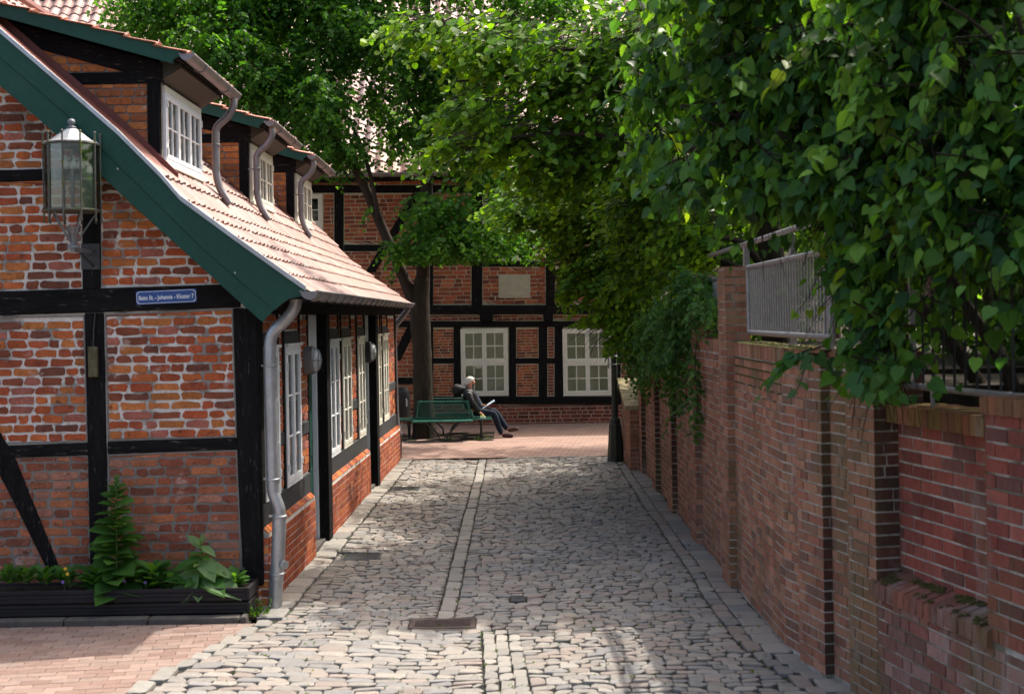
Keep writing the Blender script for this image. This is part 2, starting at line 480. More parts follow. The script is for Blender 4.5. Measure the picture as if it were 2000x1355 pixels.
def sett_row(a, b, Y0, Y1, wr, slope=0.0):
    for g in GRATES:                                    # a row is interrupted by a grate
        if a < g[1] and b > g[0] and Y0 < g[3] - .03 and Y1 > g[2] + .03:
            if g[0] - a > .05: sett_row(a, g[0] - .004, Y0, Y1, wr, slope)
            if b - g[1] > .05: sett_row(g[1] + .004, b, Y0, Y1, wr, slope)
            return
    x = a
    while x < b - .03:
        w = rng.uniform(*wr)
        if b - (x + w) < wr[0] * .6: w = b - x
        g = rng.uniform(.003, .007)
        off = slope * (x - a) + .014 * math.sin(x * 2.1 + Y0 * .5)
        dd = rng.uniform(-.003, .002)
        if True:
            setts.append(sett(x + g / 2, x + w - g / 2, Y0 + off + .002, Y1 + off - .002 + dd, rng))
        x += w
Y = 5.2
while Y < 22.88:
    d = rng.uniform(.095, .12)
    lb = Lside(Y) + .17 if Y < 11.3 else XS(Y) + .30
    rb = XR(Y) - .30
    if Y > 11.25:
        sett_row(lb, sL(Y) - .01, Y, Y + d, (.10, .18), .01)
        sett_row(sR(Y) + .01, rb, Y, Y + d, (.10, .18), -.012)
    elif Y > 10.78:
        sett_row(lb, rb, Y, Y + d, (.10, .18))
    else:
        sett_row(lb, -.31 + .036 * (10.76 - Y), Y, Y + d, (.13, .25))
        sett_row(.0 + .05 * (10.76 - Y), rb, Y, Y + d, (.10, .19), -.01)
    Y += d
def column(xa, xb, y0, y1, lr, pal=PAL_SETT):
    Y = y0
    while Y < y1 - .05:
        l = rng.uniform(*lr)
        a, b = xa(Y) + .004, xb(Y) - .004
        if not blocked(a, b, Y, Y + l): setts.append(sett(a, b, Y + .004, min(Y + l, y1) - .004, rng, pal, jit=.005, dome=.007, tilt=.004))
        Y += l
PAL_SLAB = [(0.25, 0.233, 0.205), (0.225, 0.213, 0.19), (0.27, 0.247, 0.214)]
column(sL, sR, 11.25, 22.97, (.22, .42), PAL_SLAB)                         # gutter strip
column(lambda Y: XS(Y) + .03, lambda Y: XS(Y) + .28, 11.3, 22.97, (.25, .45), PAL_SLAB)   # slabs along the cottage
for k in range(3):                                                        # three lines of setts in the foreground
    column(lambda Y, k=k: -.30 + .036 * (10.76 - Y) + k * .105, lambda Y, k=k: -.30 + .036 * (10.76 - Y) + (k + 1) * .105, 5.2, 10.78, (.14, .26), PAL_SLAB)
column(lambda Y: XR(Y) - .29, lambda Y: XR(Y) - .155, 5.2, 22.0, (.16, .34))
column(lambda Y: XR(Y) - .15, lambda Y: XR(Y) + .068, 5.2, 22.0, (.16, .34))
column(lambda Y: Lside(Y) + .02, lambda Y: Lside(Y) + .16, 5.2, 11.2, (.2, .36), PAL_SLAB)
pieces(road, 'sett', setts, M['sett'], 300, 'sett_paving', smooth=False)


# clay pavers in front of the gable
redpath = grid('clay_paver_path', -9, lambda Y: -2.23 - .256 * (11.1 - Y), 4.5, 11.1, 8, 8, lambda x, y: -.024, M['joint'])
PAL_PAVE = [(.255, .175, .142), (.235, .157, .127), (.275, .195, .16), (.215, .138, .112), (.25, .182, .15)]
pav = []
def clip_half(P, f):
    out = []
    for i in range(len(P)):
        a, b = P[i], P[(i + 1) % len(P)]; fa, fb = f(a), f(b)
        if fa <= 0: out.append(a)
        if fa * fb < 0:
            t = fa / (fa - fb); out.append((a[0] + (b[0] - a[0]) * t, a[1] + (b[1] - a[1]) * t))
    return out
def clip_left(P):
    P = clip_half(P, lambda p: p[0] - (-2.25 - .256 * (11.1 - p[1])))
    return clip_half(P, lambda p: p[1] - 11.06) if P else P
ang = math.radians(8)
ca, sa = math.cos(ang), math.sin(ang)
for r in range(-10, 90):
    for c in range(-60, 20):
        a = c * .205 + (.1025 if r % 2 else 0); b = r * .105
        x0 = -2.4 + a * ca - b * sa; y0 = 5.0 + a * sa + b * ca
        if not (-6.2 < x0 < -2.0 and 5.6 < y0 < 11.06): continue
        h = rng.uniform(-.002, .002)
        ring = [(.002, .002), (.203, .002), (.203, .103), (.002, .103)]
        P4 = [(x0 + p * ca - q * sa, y0 + p * sa + q * ca) for p, q in ring]
        P4 = clip_left(P4)
        if len(P4) < 3: continue
        ccx, ccy = sum(p[0] for p in P4) / len(P4), sum(p[1] for p in P4) / len(P4); nn = len(P4)
        In = [(x + (ccx - x) * .04, y + (ccy - y) * .08) for x, y in P4]
        vs = [(x, y, -.03) for x, y in P4] + [(x, y, h - .004) for x, y in P4] + [(x, y, h) for x, y in In]
        fs = [(k + i, k + (i + 1) % nn, k + nn + (i + 1) % nn, k + nn + i) for k in (0, nn) for i in range(nn)] + [tuple(range(2 * nn, 3 * nn))]
        pav.append((vs, fs, pick(PAL_PAVE, rng, .1)))
pieces(redpath, 'paver', pav, M['paver'], 300, 'paver_field')

# square behind, clay pavers too small to tell apart
def plaza_mat():
    m = bpy.data.materials.new('plaza_pavers'); m.use_nodes = True
    nt = m.node_tree; N = nt.nodes; L = nt.links; b = N['Principled BSDF']
    b.inputs['Roughness'].default_value = .8; b.inputs['Specular IOR Level'].default_value = .3
    g = N.new('ShaderNodeNewGeometry'); mp = N.new('ShaderNodeMapping'); mp.inputs['Rotation'].default_value = (0, 0, .12)
    L.new(g.outputs['Position'], mp.inputs['Vector'])
    t = N.new('ShaderNodeTexBrick'); t.inputs['Scale'].default_value = 1
    t.inputs['Brick Width'].default_value = .205; t.inputs['Row Height'].default_value = .105; t.inputs['Mortar Size'].default_value = .006
    t.inputs['Color1'].default_value = (.36, .235, .19, 1); t.inputs['Color2'].default_value = (.30, .185, .145, 1); t.inputs['Mortar'].default_value = (.12, .085, .06, 1)
    L.new(mp.outputs[0], t.inputs['Vector'])
    n = N.new('ShaderNodeTexNoise'); n.inputs['Scale'].default_value = 3; L.new(g.outputs['Position'], n.inputs['Vector'])
    mr = N.new('ShaderNodeMapRange'); mr.inputs[3].default_value = .7; mr.inputs[4].default_value = 1.3; L.new(n.outputs['Fac'], mr.inputs[0])
    s = N.new('ShaderNodeVectorMath'); s.operation = 'SCALE'; L.new(t.outputs['Color'], s.inputs[0]); L.new(mr.outputs[0], s.inputs['Scale'])
    L.new(s.outputs[0], b.inputs['Base Color'])
    bp = N.new('ShaderNodeBump'); bp.inputs['Distance'].default_value = .004; bp.invert = True; L.new(t.outputs['Fac'], bp.inputs['Height']); L.new(bp.outputs[0], b.inputs['Normal'])
    return m
M['plaza'] = plaza_mat()
plaza = grid('paved_square', -14, 9, 22.95, 30.4, 20, 10, lambda x, y: .096, M['plaza'])
pit = grid('tree_pit', -3.1, -.42, 26.08, 28.1, 16, 10, lambda x, y: .1005 + .012 * math.sin(x * 9) * math.sin(y * 7 + 1), M['soil'])
# kerb stones under the planter
kerb = grid('kerb', -6.2, -2.32, 11.08, 11.2, 2, 1, lambda x, y: -.01, M['joint'])
x = -6.2; ks = []
while x < -2.36:
    l = min(rng.uniform(.6, .85), -2.34 - x)
    m = MB().box(x + .006, x + l - .006, 11.075, 11.2, -.03, .052 + rng.uniform(-.004, .004))
    ks.append((m.v, m.f, (1, 1, 1))); x += l
for vs, fs, c in ks:
    mm = MB(); mm.add(vs, fs); mm.build('kerb_stone', M['stone'], kerb, bevel=.012, seg=2)
# ------------------------------------------------------------------ building helpers
class Plane:
    """a wall plane: x along, y up, h out of the wall"""
    def __init__(s, o, ax, an): s.o, s.ax, s.ay, s.an = _v(o), _v(ax).normalized(), Zv, _v(an).normalized()
    def p(s, x, y, h=0): return s.o + s.ax * x + s.ay * y + s.an * h
    def box(s, mb, x0, x1, y0, y1, h0, h1):
        return mb.obox(s.p((x0 + x1) / 2, (y0 + y1) / 2, (h0 + h1) / 2), s.ax, s.ay, s.an, (x1 - x0) / 2, (y1 - y0) / 2, (h1 - h0) / 2)
    def poly(s, mb, pts, h0, h1):
        return mb.prism([s.p(x, y, h0) for x, y in pts], s.an * (h1 - h0))
    def px(s, u, v):
        """plane coordinates of a photo point"""
        x, d = ray(u, v)
        dr = Vector((x, 1, -d)); e = Vector((0, 0, EYE))
        t = (s.o - e).dot(s.an) / dr.dot(s.an)
        q = e + dr * t - s.o
        return q.dot(s.ax), q.dot(s.ay)
def window(parent, pl, x0, x1, y0, y1, leaves, rows, cols, fm, cm, fw=.045, sw=.038, bar=.016, sill=True, stack=1, name='window', back='curtain'):
    f = MB()
    pl.box(f, x0, x0 + fw, y0, y1, -.02, .03); pl.box(f, x1 - fw, x1, y0, y1, -.02, .03)
    pl.box(f, x0 + fw, x1 - fw, y1 - fw, y1, -.02, .0295); pl.box(f, x0 + fw, x1 - fw, y0, y0 + fw, -.02, .0295)
    H = (y1 - y0 - 2 * fw)
    for k in range(1, stack):
        yy = y0 + fw + H * k / stack
        pl.box(f, x0 + fw, x1 - fw, yy - fw * .5, yy + fw * .5, -.02, .036)
    w = f.build(name, fm, parent, bevel=.003)
    if sill:
        s = MB(); pl.box(s, x0 - .01, x1 + .01, y1, y1 + .03, 0, .055); s.build('drip_board', fm, w, bevel=.003)
    for k in range(stack):
        ya, yb = y0 + fw + H * k / stack, y0 + fw + H * (k + 1) / stack
        if stack > 1:
            if k > 0: ya += fw * .5
            if k < stack - 1: yb -= fw * .5
        W = (x1 - x0 - 2 * fw) / leaves
        for l in range(leaves):
            a, b = x0 + fw + W * l + .002, x0 + fw + W * (l + 1) - .002
            s = MB()
            c, d = ya + .002, yb - .002
            pl.box(s, a, a + sw, c, d, -.008, .034); pl.box(s, b - sw, b, c, d, -.008, .034)
            pl.box(s, a + sw, b - sw, d - sw, d, -.008, .0335); pl.box(s, a + sw, b - sw, c, c + sw * 1.25, -.008, .0335)
            for r in range(1, rows):
                y = c + sw + (d - c - 2 * sw) * r / rows
                pl.box(s, a + sw, b - sw, y - bar / 2, y + bar / 2, .0, .028)
            for q in range(1, cols):
                x = a + sw + (b - a - 2 * sw) * q / cols
                pl.box(s, x - bar / 2, x + bar / 2, c + sw, d - sw, .0, .0285)
            s.build('sash', fm, w, bevel=.002)
            for r in range(rows):
                for q in range(cols):
                    xa, xb = a + sw + (b - a - 2 * sw) * q / cols, a + sw + (b - a - 2 * sw) * (q + 1) / cols
                    y2, y3 = c + sw + (d - c - 2 * sw) * r / rows, c + sw + (d - c - 2 * sw) * (r + 1) / rows
                    g = MB(); pl.box(g, xa + .002, xb - .002, y2 + .002, y3 - .002, .010, .013); g.build('pane', M['glass'], w)
            if l in (0, leaves - 1):
                for yy in (c + .12 * (d - c), d - .12 * (d - c)):
                    hg = MB(); xh = a - .004 if l == 0 else b + .004
                    pl.box(hg, xh - .012, xh + .012, yy - .035, yy + .035, .034, .044); hg.build('hinge', fm, w)
    cu = MB(); pl.box(cu, x0 + fw, x1 - fw, y0 + fw, y1 - fw, -.006, .003); cu.build(back, cm, w)
    return w
def beam(parent, pl, pxs, proud, mat, name='timber_beam', depth=.03, bevel=.008):
    m = MB(); pl.poly(m, [pl.px(u, v) for u, v in pxs], -depth, proud)
    return m.build(name, mat, parent, bevel=bevel)
def gutter(parent, p0, p1, r, mat, name='gutter', up=Zv, brackets=.75):
    p0, p1 = _v(p0), _v(p1); d = (p1 - p0).normalized(); s = d.cross(up).normalized()
    vs, fs = [], []; n = 10
    ring = [(math.cos(a) * q, math.sin(a) * q) for q in (r, r - .006) for a in [math.pi + math.pi * k / n for k in range(n + 1)]]
    nn = n + 1
    for p in (p0, p1):
        vs += [p + s * x + up * z for x, z in ring]
    for b in (0,):
        for k in range(n):
            fs.append((k, k + 1, 2 * nn + k + 1, 2 * nn + k)); fs.append((nn + k, 2 * nn + nn + k, 2 * nn + nn + k + 1, nn + k + 1))
    fs.append((0, 2 * nn, 3 * nn, nn)); fs.append((n, nn + n, 3 * nn + n, 2 * nn + n))
    m = MB(); m.add(vs, fs)
    for q, sg in ((p0, -1), (p1, 1)):
        pts = [q + s * x + up * z for x, z in ring[:nn]]
        m.prism(pts, d * .006 * sg)
    m.tube([p0 + s * r, p1 + s * r], .011, 8); m.tube([p0 - s * r, p1 - s * r], .011, 8)
    g = m.build(name, mat, parent, smooth=False, angle=40)
    L = (p1 - p0).length; k = max(2, int(L / brackets))
    for i in range(k):
        c = p0 + d * (L * (i + .5) / k)
        b = MB()
        pts = [c + s * math.cos(a) * (r + .005) + up * math.sin(a) * (r + .005) for a in [math.pi + math.pi * j / 12 for j in range(13)]]
        b.tube(pts, .009, 6); b.build('gutter_bracket', mat, g)
    return g
def pantile(o, ax, ay, an, w, l, h, rng, col, seg=6):
    """one tile: o = lower left corner, ax along the eaves, ay up the slope, an out"""
    vs = []
    tl = rng.uniform(-.004, .004)
    def prof(t): return h * (math.sin(t * 2 * math.pi - .6) * .5 + .5)
    for y, lift in ((0, .030), (l * 1.08, .002)):
        for k in range(seg + 1):
            t = k / seg
            vs.append(o + ax * (w * 1.06 * t) + ay * y + an * (prof(t) + lift + tl))
    for k in range(seg + 1):
        t = k / seg
        vs.append(o + ax * (w * 1.06 * t) + ay * .004 + an * (prof(t) + .004 + tl))
    n = seg + 1
    fs = [(k, k + 1, n + k + 1, n + k) for k in range(seg)] + [(2 * n + k, 2 * n + k + 1, k + 1, k) for k in range(seg)]
    return vs, fs, col

# ------------------------------------------------------------------ the half-timbered cottage
rng = random.Random(11)
cot = thing('half_timbered_cottage', (-2.33, 11.7, 0), 'low half-timbered brick cottage with green bargeboards and three dormers beside the cobbled alley', 'house')
GY = 11.7
gp = Plane((0, GY, 0), (1, 0, 0), (0, -1, 0))
VERGE = [(-4.366, 5.107), (-3.931, 4.721), (-3.486, 4.321), (-3.114, 3.936), (-2.936, 3.723), (-2.382, 3.303), (-1.828, 2.896)]
RIDGE = (-6.2, 6.74)
def roofZ(X):
    P = [RIDGE] + VERGE
    for (a, b), (c, d) in zip(P, P[1:]):
        if a <= X <= c: return b + (d - b) * (X - a) / (c - a)
    return P[-1][1]
wall_poly = [(-10.0, -.02), (-2.34, -.02), (-2.34, roofZ(-2.34) - .16)] + [(x, z - .16) for x, z in VERGE[::-1] if x < -2.34] + [(RIDGE[0], RIDGE[1] - .16), (-10.0, 3.15)]
m = MB(); gp.poly(m, wall_poly, -.30, -.004)
gable = m.build('gable_wall', M['mortar'], cot)
G = lambda pts: [gp.px(u, v) for u, v in pts]
panels = [
    [(-330, 356), (158, 353), (161, 567), (-330, 574)],
    [(-330, 0), (33, 175), (200, 331), (-330, 336)],
    [(197, 300), (470, 556), (197, 562)],
    [(205, 613), (455, 603), (463, 853), (211, 861)],
    [(-330, 625), (166, 615), (172, 863), (-330, 874)],
    [(211, 887), (464, 878), (473, 1128), (214, 1136)],
    [(-330, 900), (174, 889), (178, 1136), (-330, 1150)],
]
bricks = []
for k, pp in enumerate(panels):
    poly = G(pp)
    lens = [.24, .25, .22, .26, .13, .15, .19] if k != 4 else [.21, .2, .24, .12, .14, .17]
    for q in courses(poly, .0855, .0205 if k < 5 else .018, lens, rng, edge=.014):
        if (q[1] + q[0]) / 2 < -5.0: continue
        bricks.append(brick(q, gp.o, gp.ax, gp.ay, gp.an, .006, .015, .0115, .005, rng, pick(PAL_GABLE if k < 5 else PAL_LOW, rng)))
pieces(gable, 'brick', bricks, M['brick'], 300, 'brickwork')
for pp in panels[5:7]:                               # greyer repointing in the lower panels
    m = MB(); gp.poly(m, G(pp), -.0038, -.0012); m.build('cement_infill', M['cement'], cot)
# cement edging along the panels
for pp in panels[3:6]:
    poly = G(pp); m = MB()
    c = (sum(p[0] for p in poly) / 4, sum(p[1] for p in poly) / 4)
    n = len(poly)
    inn = [(x + (.014 if x < c[0] else -.014), y + (.014 if y < c[1] else -.014)) for x, y in poly]
    for i in range(n):
        gp.poly(m, [poly[i], poly[(i + 1) % n], inn[(i + 1) % n], inn[i]], -.003, .009)
    m.build('cement_edge', M['cement'], cot)
B = lambda pts, proud=.022, mat='timber_h', name='timber_beam': beam(cot, gp, pts, proud, M[mat], name)
B([(-330, 578), (33, 568), (160, 564), (425, 556), (470, 556), (470, 600), (455, 601), (200, 610), (33, 615), (-330, 626)])
B([(-330, 338), (33, 332), (200, 326), (200, 350), (33, 355), (-330, 360)], .021)
B([(-330, 878), (33, 869), (173, 864), (174, 888), (33, 893), (-330, 901)], .021)
B([(211, 862), (462, 854), (464, 877), (211, 886)], .021)
B([(161, 351), (197, 350), (197, 563), (162, 564)], .0215, 'timber', 'timber_post')
B([(166, 612), (203, 611), (211, 1000), (213, 1140), (178, 1141), (173, 900)], .0225, 'timber', 'timber_post')
B([(456, 602), (502, 602), (508, 920), (513, 1112), (475, 1112), (465, 920)], .0235, 'timber', 'timber_post')
B([(-30, 790), (33, 900), (122, 1120), (97, 1120), (33, 990), (-30, 870)], .019, 'timber', 'diagonal_brace')
B([(440, 1113), (514, 1111), (515, 1142), (440, 1144)], .03, 'timber_h', 'sill_beam')
m = MB(); gp.box(m, -2.60, -2.34, -.02, .20, -.2, .02); m.build('brick_plinth', M['mortar'], cot)
pq = []
for q in courses([(-2.60, 0), (-2.34, 0), (-2.34, .2), (-2.60, .2)], .08, .014, [.24, .12], rng):
    pq.append(brick(q, gp.o, gp.ax, gp.ay, gp.an, .026, .02, .004, .004, rng, pick(PAL_GABLE, rng)))
pieces(cot, 'plinth_brick', pq, M['brick'])

# side wall along the alley
SA = Vector((.02, 1, 0)).normalized()
sp = Plane((XS(0), 0, 0), SA, (1, -.02, 0))
DOORS = [(14.25, 15.0, 15.26), (18.93, 19.58, 19.86)]
WINS = [(11.86, 12.53), (12.87, 13.66), (15.55, 16.33), (16.62, 17.38), (18.05, 18.75), (20.0, 20.68), (20.98, 21.66)]
m = MB()
for a, b in ((11.72, 14.17), (15.26, 18.85), (19.86, 22.92)):
    sp.box(m, a, b, -.02, 2.86, -.24, -.004)
sp.box(m, 11.72, 22.92, -.02, 2.86, -.30, -.2401)
sidew = m.build('side_wall', M['mortar'], cot)
m = MB(); m.box(-10.0, XS(22.9) - .31, 22.62, 22.92, -.02, 2.9)
m.prism([(-10.0, 22.62, 2.9), (XS(22.9) - .05, 22.62, 2.9), (-2.9, 22.62, 3.5), (-6.2, 22.62, 6.5)], (0, .3, 0)); m.build('rear_gable_wall', M['mortar'], cot)
m = MB(); m.box(-10.1, -9.85, 11.7, 22.9, -.02, 3.05); m.build('back_wall', M['mortar'], cot)
sb = []
def sidebricks(a, b, z0, z1, pal=PAL_GABLE, proud=.006, edge=.008, pitch=.0855):
    if b - a < .05: return
    for q in courses([(a, z0), (b, z0), (b, z1), (a, z1)], pitch, .015, [.24, .22, .13, .25], rng, edge=edge):
        sb.append(brick(q, sp.o, sp.ax, sp.ay, sp.an, proud, .012, .005, .004, rng, pick(pal, rng), True))
SP = lambda a, b, z0, z1, h=.02, mat='timber', name='timber_post': sp.box(MBX[0], a, b, z0, z1, -.03, h) and MBX[0].build(name, M[mat], cot, bevel=.006)
MBX = [None]
def sbeam(a, b, z0, z1, h=.018, mat='timber', name='timber_post', h0=-.03):
    q = MB(); sp.box(q, a, b, z0, z1, h0, h); return q.build(name, M[mat], cot, bevel=.006)
SECT = [(11.72, 14.17), (15.26, 18.85), (19.86, 22.92)]
for a, b in SECT:
    sbeam(a, b, .70, .93, .022, 'timber_grey', 'sill_beam')
    ws = [w for w in WINS if a <= w[0] < b]
    edges = []
    x = a
    for w0, w1 in ws:
        # header above the window, brick above it
        sbeam(w0 + .0, w1, 2.362, 2.50, .016, 'timber_grey', 'window_header')
        sidebricks(w0, w1, 2.505, 2.665)
        sbeam(w0 - .085, w0 - .004, .93, 2.67, .019); sbeam(w1 + .004, w1 + .05, .93, 2.67, .0195)
        edges.append((x, w0 - .085)); x = w1 + .05
    edges.append((x, b))
    for e0, e1 in edges:
        sidebricks(e0, e1, .94, 1.37); sidebricks(e0, e1, 1.505, 2.665)
        if e1 - e0 > .06: sbeam(e0, e1, 1.37, 1.50, .016, 'timber_grey', 'timber_rail')
sbeam(11.72, 22.92, 2.67, 2.86, .024, 'timber_h', 'wall_plate')
sbeam(22.78, 22.93, .0, 2.67, .026); sbeam(11.69, 11.84, .2, 2.67, .021)
# plinth, proud of the wall
for a, b in SECT:
    q = MB(); pts = [(-.1, -.03), (.065, -.03), (.065, .655), (.012, .705), (-.1, .705)]
    q.prism([sp.p(a, z, h) for h, z in pts], sp.ax * (b - a)); pln = q.build('plinth', M['mortar'], cot)
    for qd in courses([(a, 0), (b, 0), (b, .655), (a, .655)], .0785, .014, [.24, .12], rng):
        sb.append(brick(qd, sp.p(0, 0, .065), sp.ax, sp.ay, sp.an, .006, .02, .003, .004, rng, pick([(.36, .085, .03), (.30, .07, .028), (.40, .11, .035), (.24, .06, .03), (.34, .075, .03)], rng), True))
    # sloping header course on top
    x = a
    while x < b - .05:
        l = .115; c = pick(PAL_GABLE, rng)
        d = Vector((0, 0, 0)); q = MB()
        q.obox(sp.p(x + l / 2, .685, .036), sp.ax, (sp.an * -.053 + Zv * .05), (sp.an * .05 + Zv * .053), l / 2 - .005, .036, .012)
        sb.append((q.v, q.f, c)); x += l
    for e, sg in ((a, -1), (b, 1)):       # brick ends of the plinth at the doors
        for r in range(8):
            q = MB(); q.obox(sp.p(e + sg * .002, .04 + r * .0785, .015), sp.ax, Zv, sp.an, .005, .032, .052); sb.append((q.v, q.f, pick(PAL_GABLE, rng)))
pieces(sidew, 'brick', sb, M['brick'], 120, 'brickwork')
for i, (a, b) in enumerate(WINS):
    window(cot, sp, a, b, .925, 2.345, 2, 3, 1, M['white'] if i < 3 else M['cream'], M['curtain_w'] if i < 4 else M['curtain'], fw=.04, sw=.045)
for i, (a, b, c) in enumerate(DOORS):
    zb = zg(a) + .02
    sbeam(a - .085, a - .002, 0, 2.67, .012, h0=-.2)
    sbeam(b + .002, c, 0, 2.67, .085, h0=-.2)
    f = MB(); sp.box(f, a, a + .05, zb, 2.67, -.13, -.07); sp.box(f, b - .05, b, zb, 2.67, -.13, -.03); sp.box(f, a + .05, b - .05, 2.06, 2.12, -.13, -.07)
    fo = f.build('door_frame', M['white'], cot, bevel=.004)
    t = MB(); sp.box(t, a + .05, b - .05, 2.12, 2.67, -.12, -.10)
    for k in range(6): sp.box(t, a + .09 + k * .09, a + .13 + k * .09, 2.16, 2.55, -.10, -.09)
    t.build('transom', M['white'], fo)
    d = MB(); sp.box(d, a + .05, b - .05, zb, 2.06, -.12, -.085)
    for y0, y1 in ((.2, .9), (1.0, 1.95)):
        sp.box(d, a + .13, b - .13, y0 + zb, y1, -.085, -.075)
    do = d.build('door', M['green'], cot, bevel=.004)
    h = MB(); h.tube([sp.p(a + .11, 1.1, -.085), sp.p(a + .11, 1.1, -.03), sp.p(a + .2, 1.1, -.03)], .011, 8); h.build('handle', M['iron'], do)
    s = MB(); sp.box(s, a - .02, b + .0, 0.01, zb + .02, -.16, .04); s.build('doorstep', M['stone'], cot, bevel=.006)

# roof
def slope_pts(side=1):
    P = [RIDGE] + VERGE
    return P if side == 1 else [(2 * RIDGE[0] - x, z) for x, z in P]
R0, R1 = 11.4, 23.05
m = MB()
for sd in (1, -1):
    P = slope_pts(sd)
    top = [(x, R0, z - .055) for x, z in P]; bot = [(x, R0, z - .12) for x, z in P[::-1]]
    for i in range(len(P) - 1):
        (xa, za), (xb, zb) = P[i], P[i + 1]
        m.prism([(xa, R0 + .03, za - .055), (xb, R0 + .03, zb - .055), (xb, R0 + .03, zb - .12), (xa, R0 + .03, za - .12)], (0, R1 - R0 - .03, 0))
roof = m.build('roof', M['timber_h'], cot)
tiles = []
PAL_TILE = [(0.284, 0.155, 0.123), (0.258, 0.133, 0.106), (0.31, 0.185, 0.154), (0.224, 0.112, 0.088), (0.292, 0.185, 0.158), (0.241, 0.163, 0.145)]
arc = [0.0]
P = ([RIDGE] + VERGE)[::-1]
for (a, b), (c, d) in zip(P, P[1:]): arc.append(arc[-1] + math.hypot(c - a, d - b))
def on_slope(s):
    for i in range(len(P) - 1):
        if s <= arc[i + 1] or i == len(P) - 2:
            t = (s - arc[i]) / (arc[i + 1] - arc[i]); (a, b), (c, d) = P[i], P[i + 1]
            dx, dz = (c - a) / (arc[i + 1] - arc[i]), (d - b) / (arc[i + 1] - arc[i])
            return a + (c - a) * t, b + (d - b) * t, dx, dz
DORM = [(12.05, 13.65), (16.1, 17.7), (19.45, 21.1)]
DX = -3.28
gauge, tw = .285, .20
s = -.03
while s < arc[-1] - .1:
    x, z, dx, dz = on_slope(s); x2, z2, _, _ = on_slope(min(s + gauge, arc[-1]))
    ay = Vector((x2 - x, 0, z2 - z)).normalized(); an = Vector((-ay.z, 0, ay.x)) * (1 if ay.x < 0 else -1)
    if an.z < 0: an = -an
    y = R0 + .05
    while y < R1 - .1:
        inside = any(a - .05 < y + .1 < b + .05 for a, b in DORM) and x < DX + .02 and x > -4.9
        strip = y + .05 < DORM[0][0] and x < DX + .1
        if not inside and not strip:
            o = Vector((x, y + tw * 1.06, z - .05)) + an * rng.uniform(-.002, .003)
            tiles.append(pantile(o, Vector((0, -1, 0)), ay, an, tw, (Vector((x2, 0, z2)) - Vector((x, 0, z))).length, .028, rng, pick(PAL_TILE, rng, .12)))
        y += tw
    s += gauge
pieces(roof, 'roof_tile', tiles, M['tile'], 300, 'tile_field')
tl = []
Q = [(2 * RIDGE[0] - x, z) for x, z in ([RIDGE] + VERGE)]
m = MB()
for (a, b), (c, d) in zip(Q, Q[1:]): m.prism([(a, R0, b - .054), (c, R0, d - .054), (c, R0, d - .01), (a, R0, b - .01)], (0, R1 - R0, 0))
m.build('back_slope_tiles', M['flash'], roof)
m = MB(); m.tube([(RIDGE[0], R0, RIDGE[1] - .02), (RIDGE[0], R1, RIDGE[1] - .02)], .11, 10); m.build('ridge_tiles', M['flash'], roof)
# verge: green boards, metal strip
vp = Plane((0, R0, 0), (1, 0, 0), (0, -1, 0))
up = [(x, z) for x, z in VERGE]
def off(k, i):
    return None
top = [RIDGE] + up[:-1] + [(-1.835, 2.90)]
mid = [(RIDGE[0], RIDGE[1] - .28)] + [vp.px(u, v) for u, v in [(33, 141), (140, 233), (300, 392), (395, 485), (495, 572), (536, 606)]]
low = [(RIDGE[0], RIDGE[1] - .56)] + [vp.px(u, v) for u, v in [(33, 196), (140, 290), (260, 402), (360, 492), (450, 574), (512, 629)]]
endc = [vp.px(u, v) for u, v in [(600, 567), (596, 579), (580, 580), (564, 584), (552, 592)]]
m = MB(); vp.poly(m, top[:-1] + endc + [mid[-1]] + mid[:-1][::-1], -.028, .0); bb = m.build('bargeboard', M['green'], cot, bevel=.003)
m = MB(); vp.poly(m, mid[:-1] + [vp.px(536, 604)] + [vp.px(528, 612)] + low[::-1], -.030, -.006); m.build('bargeboard', M['green'], cot, bevel=.003)
m = MB()
for (a, b), (c, d) in zip(top, top[1:]): m.prism([(a, R0 - .012, b + .016), (c, R0 - .012, d + .016), (c, R0 - .012, d - .03), (a, R0 - .012, b - .03)], (0, .06, 0))
m.build('verge_strip', M['zinc'], cot)
m = MB()                                            # brown flashing between verge and first dormer
for (a, b), (c, d) in zip(([RIDGE] + VERGE)[:4], ([RIDGE] + VERGE)[1:5]): m.prism([(a, R0 + .05, b + .004), (c, R0 + .05, d + .004), (c, R0 + .05, d - .05), (a, R0 + .05, b - .05)], (0, .59, 0)); m.prism([(a, R0 + .622, b + .075), (c, R0 + .622, d + .075), (c, R0 + .622, d), (a, R0 + .622, b)], (0, .022, 0))
m.build('flashing', M['flash'], cot)
for bl in (vp.px(572, 512), vp.px(459, 533), vp.px(402, 549), vp.px(330, 470), vp.px(230, 330)):
    m = MB(); m.lathe((bl[0], R0 - .001, bl[1]), [(.009, 0), (.009, .003), (.005, .006)], 8, (0, -1, 0)); m.build('screw', M['zinc'], bb)
# soffit under the eaves
m = MB(); m.prism([(-1.90, R0 + .04, 2.80), (-2.36, R0 + .04, 2.80), (-2.36, R0 + .04, 2.88), (-1.90, R0 + .04, 2.83)], (0, R1 - R0 - .06, 0)); m.build('soffit', M['timber_h'], cot)
ea = gutter(cot, (-1.80, R0 - .02, 2.865), (-1.825, R1, 2.875), .075, M['zinc_dark'], brackets=.55)
for i in range(0):
    pass
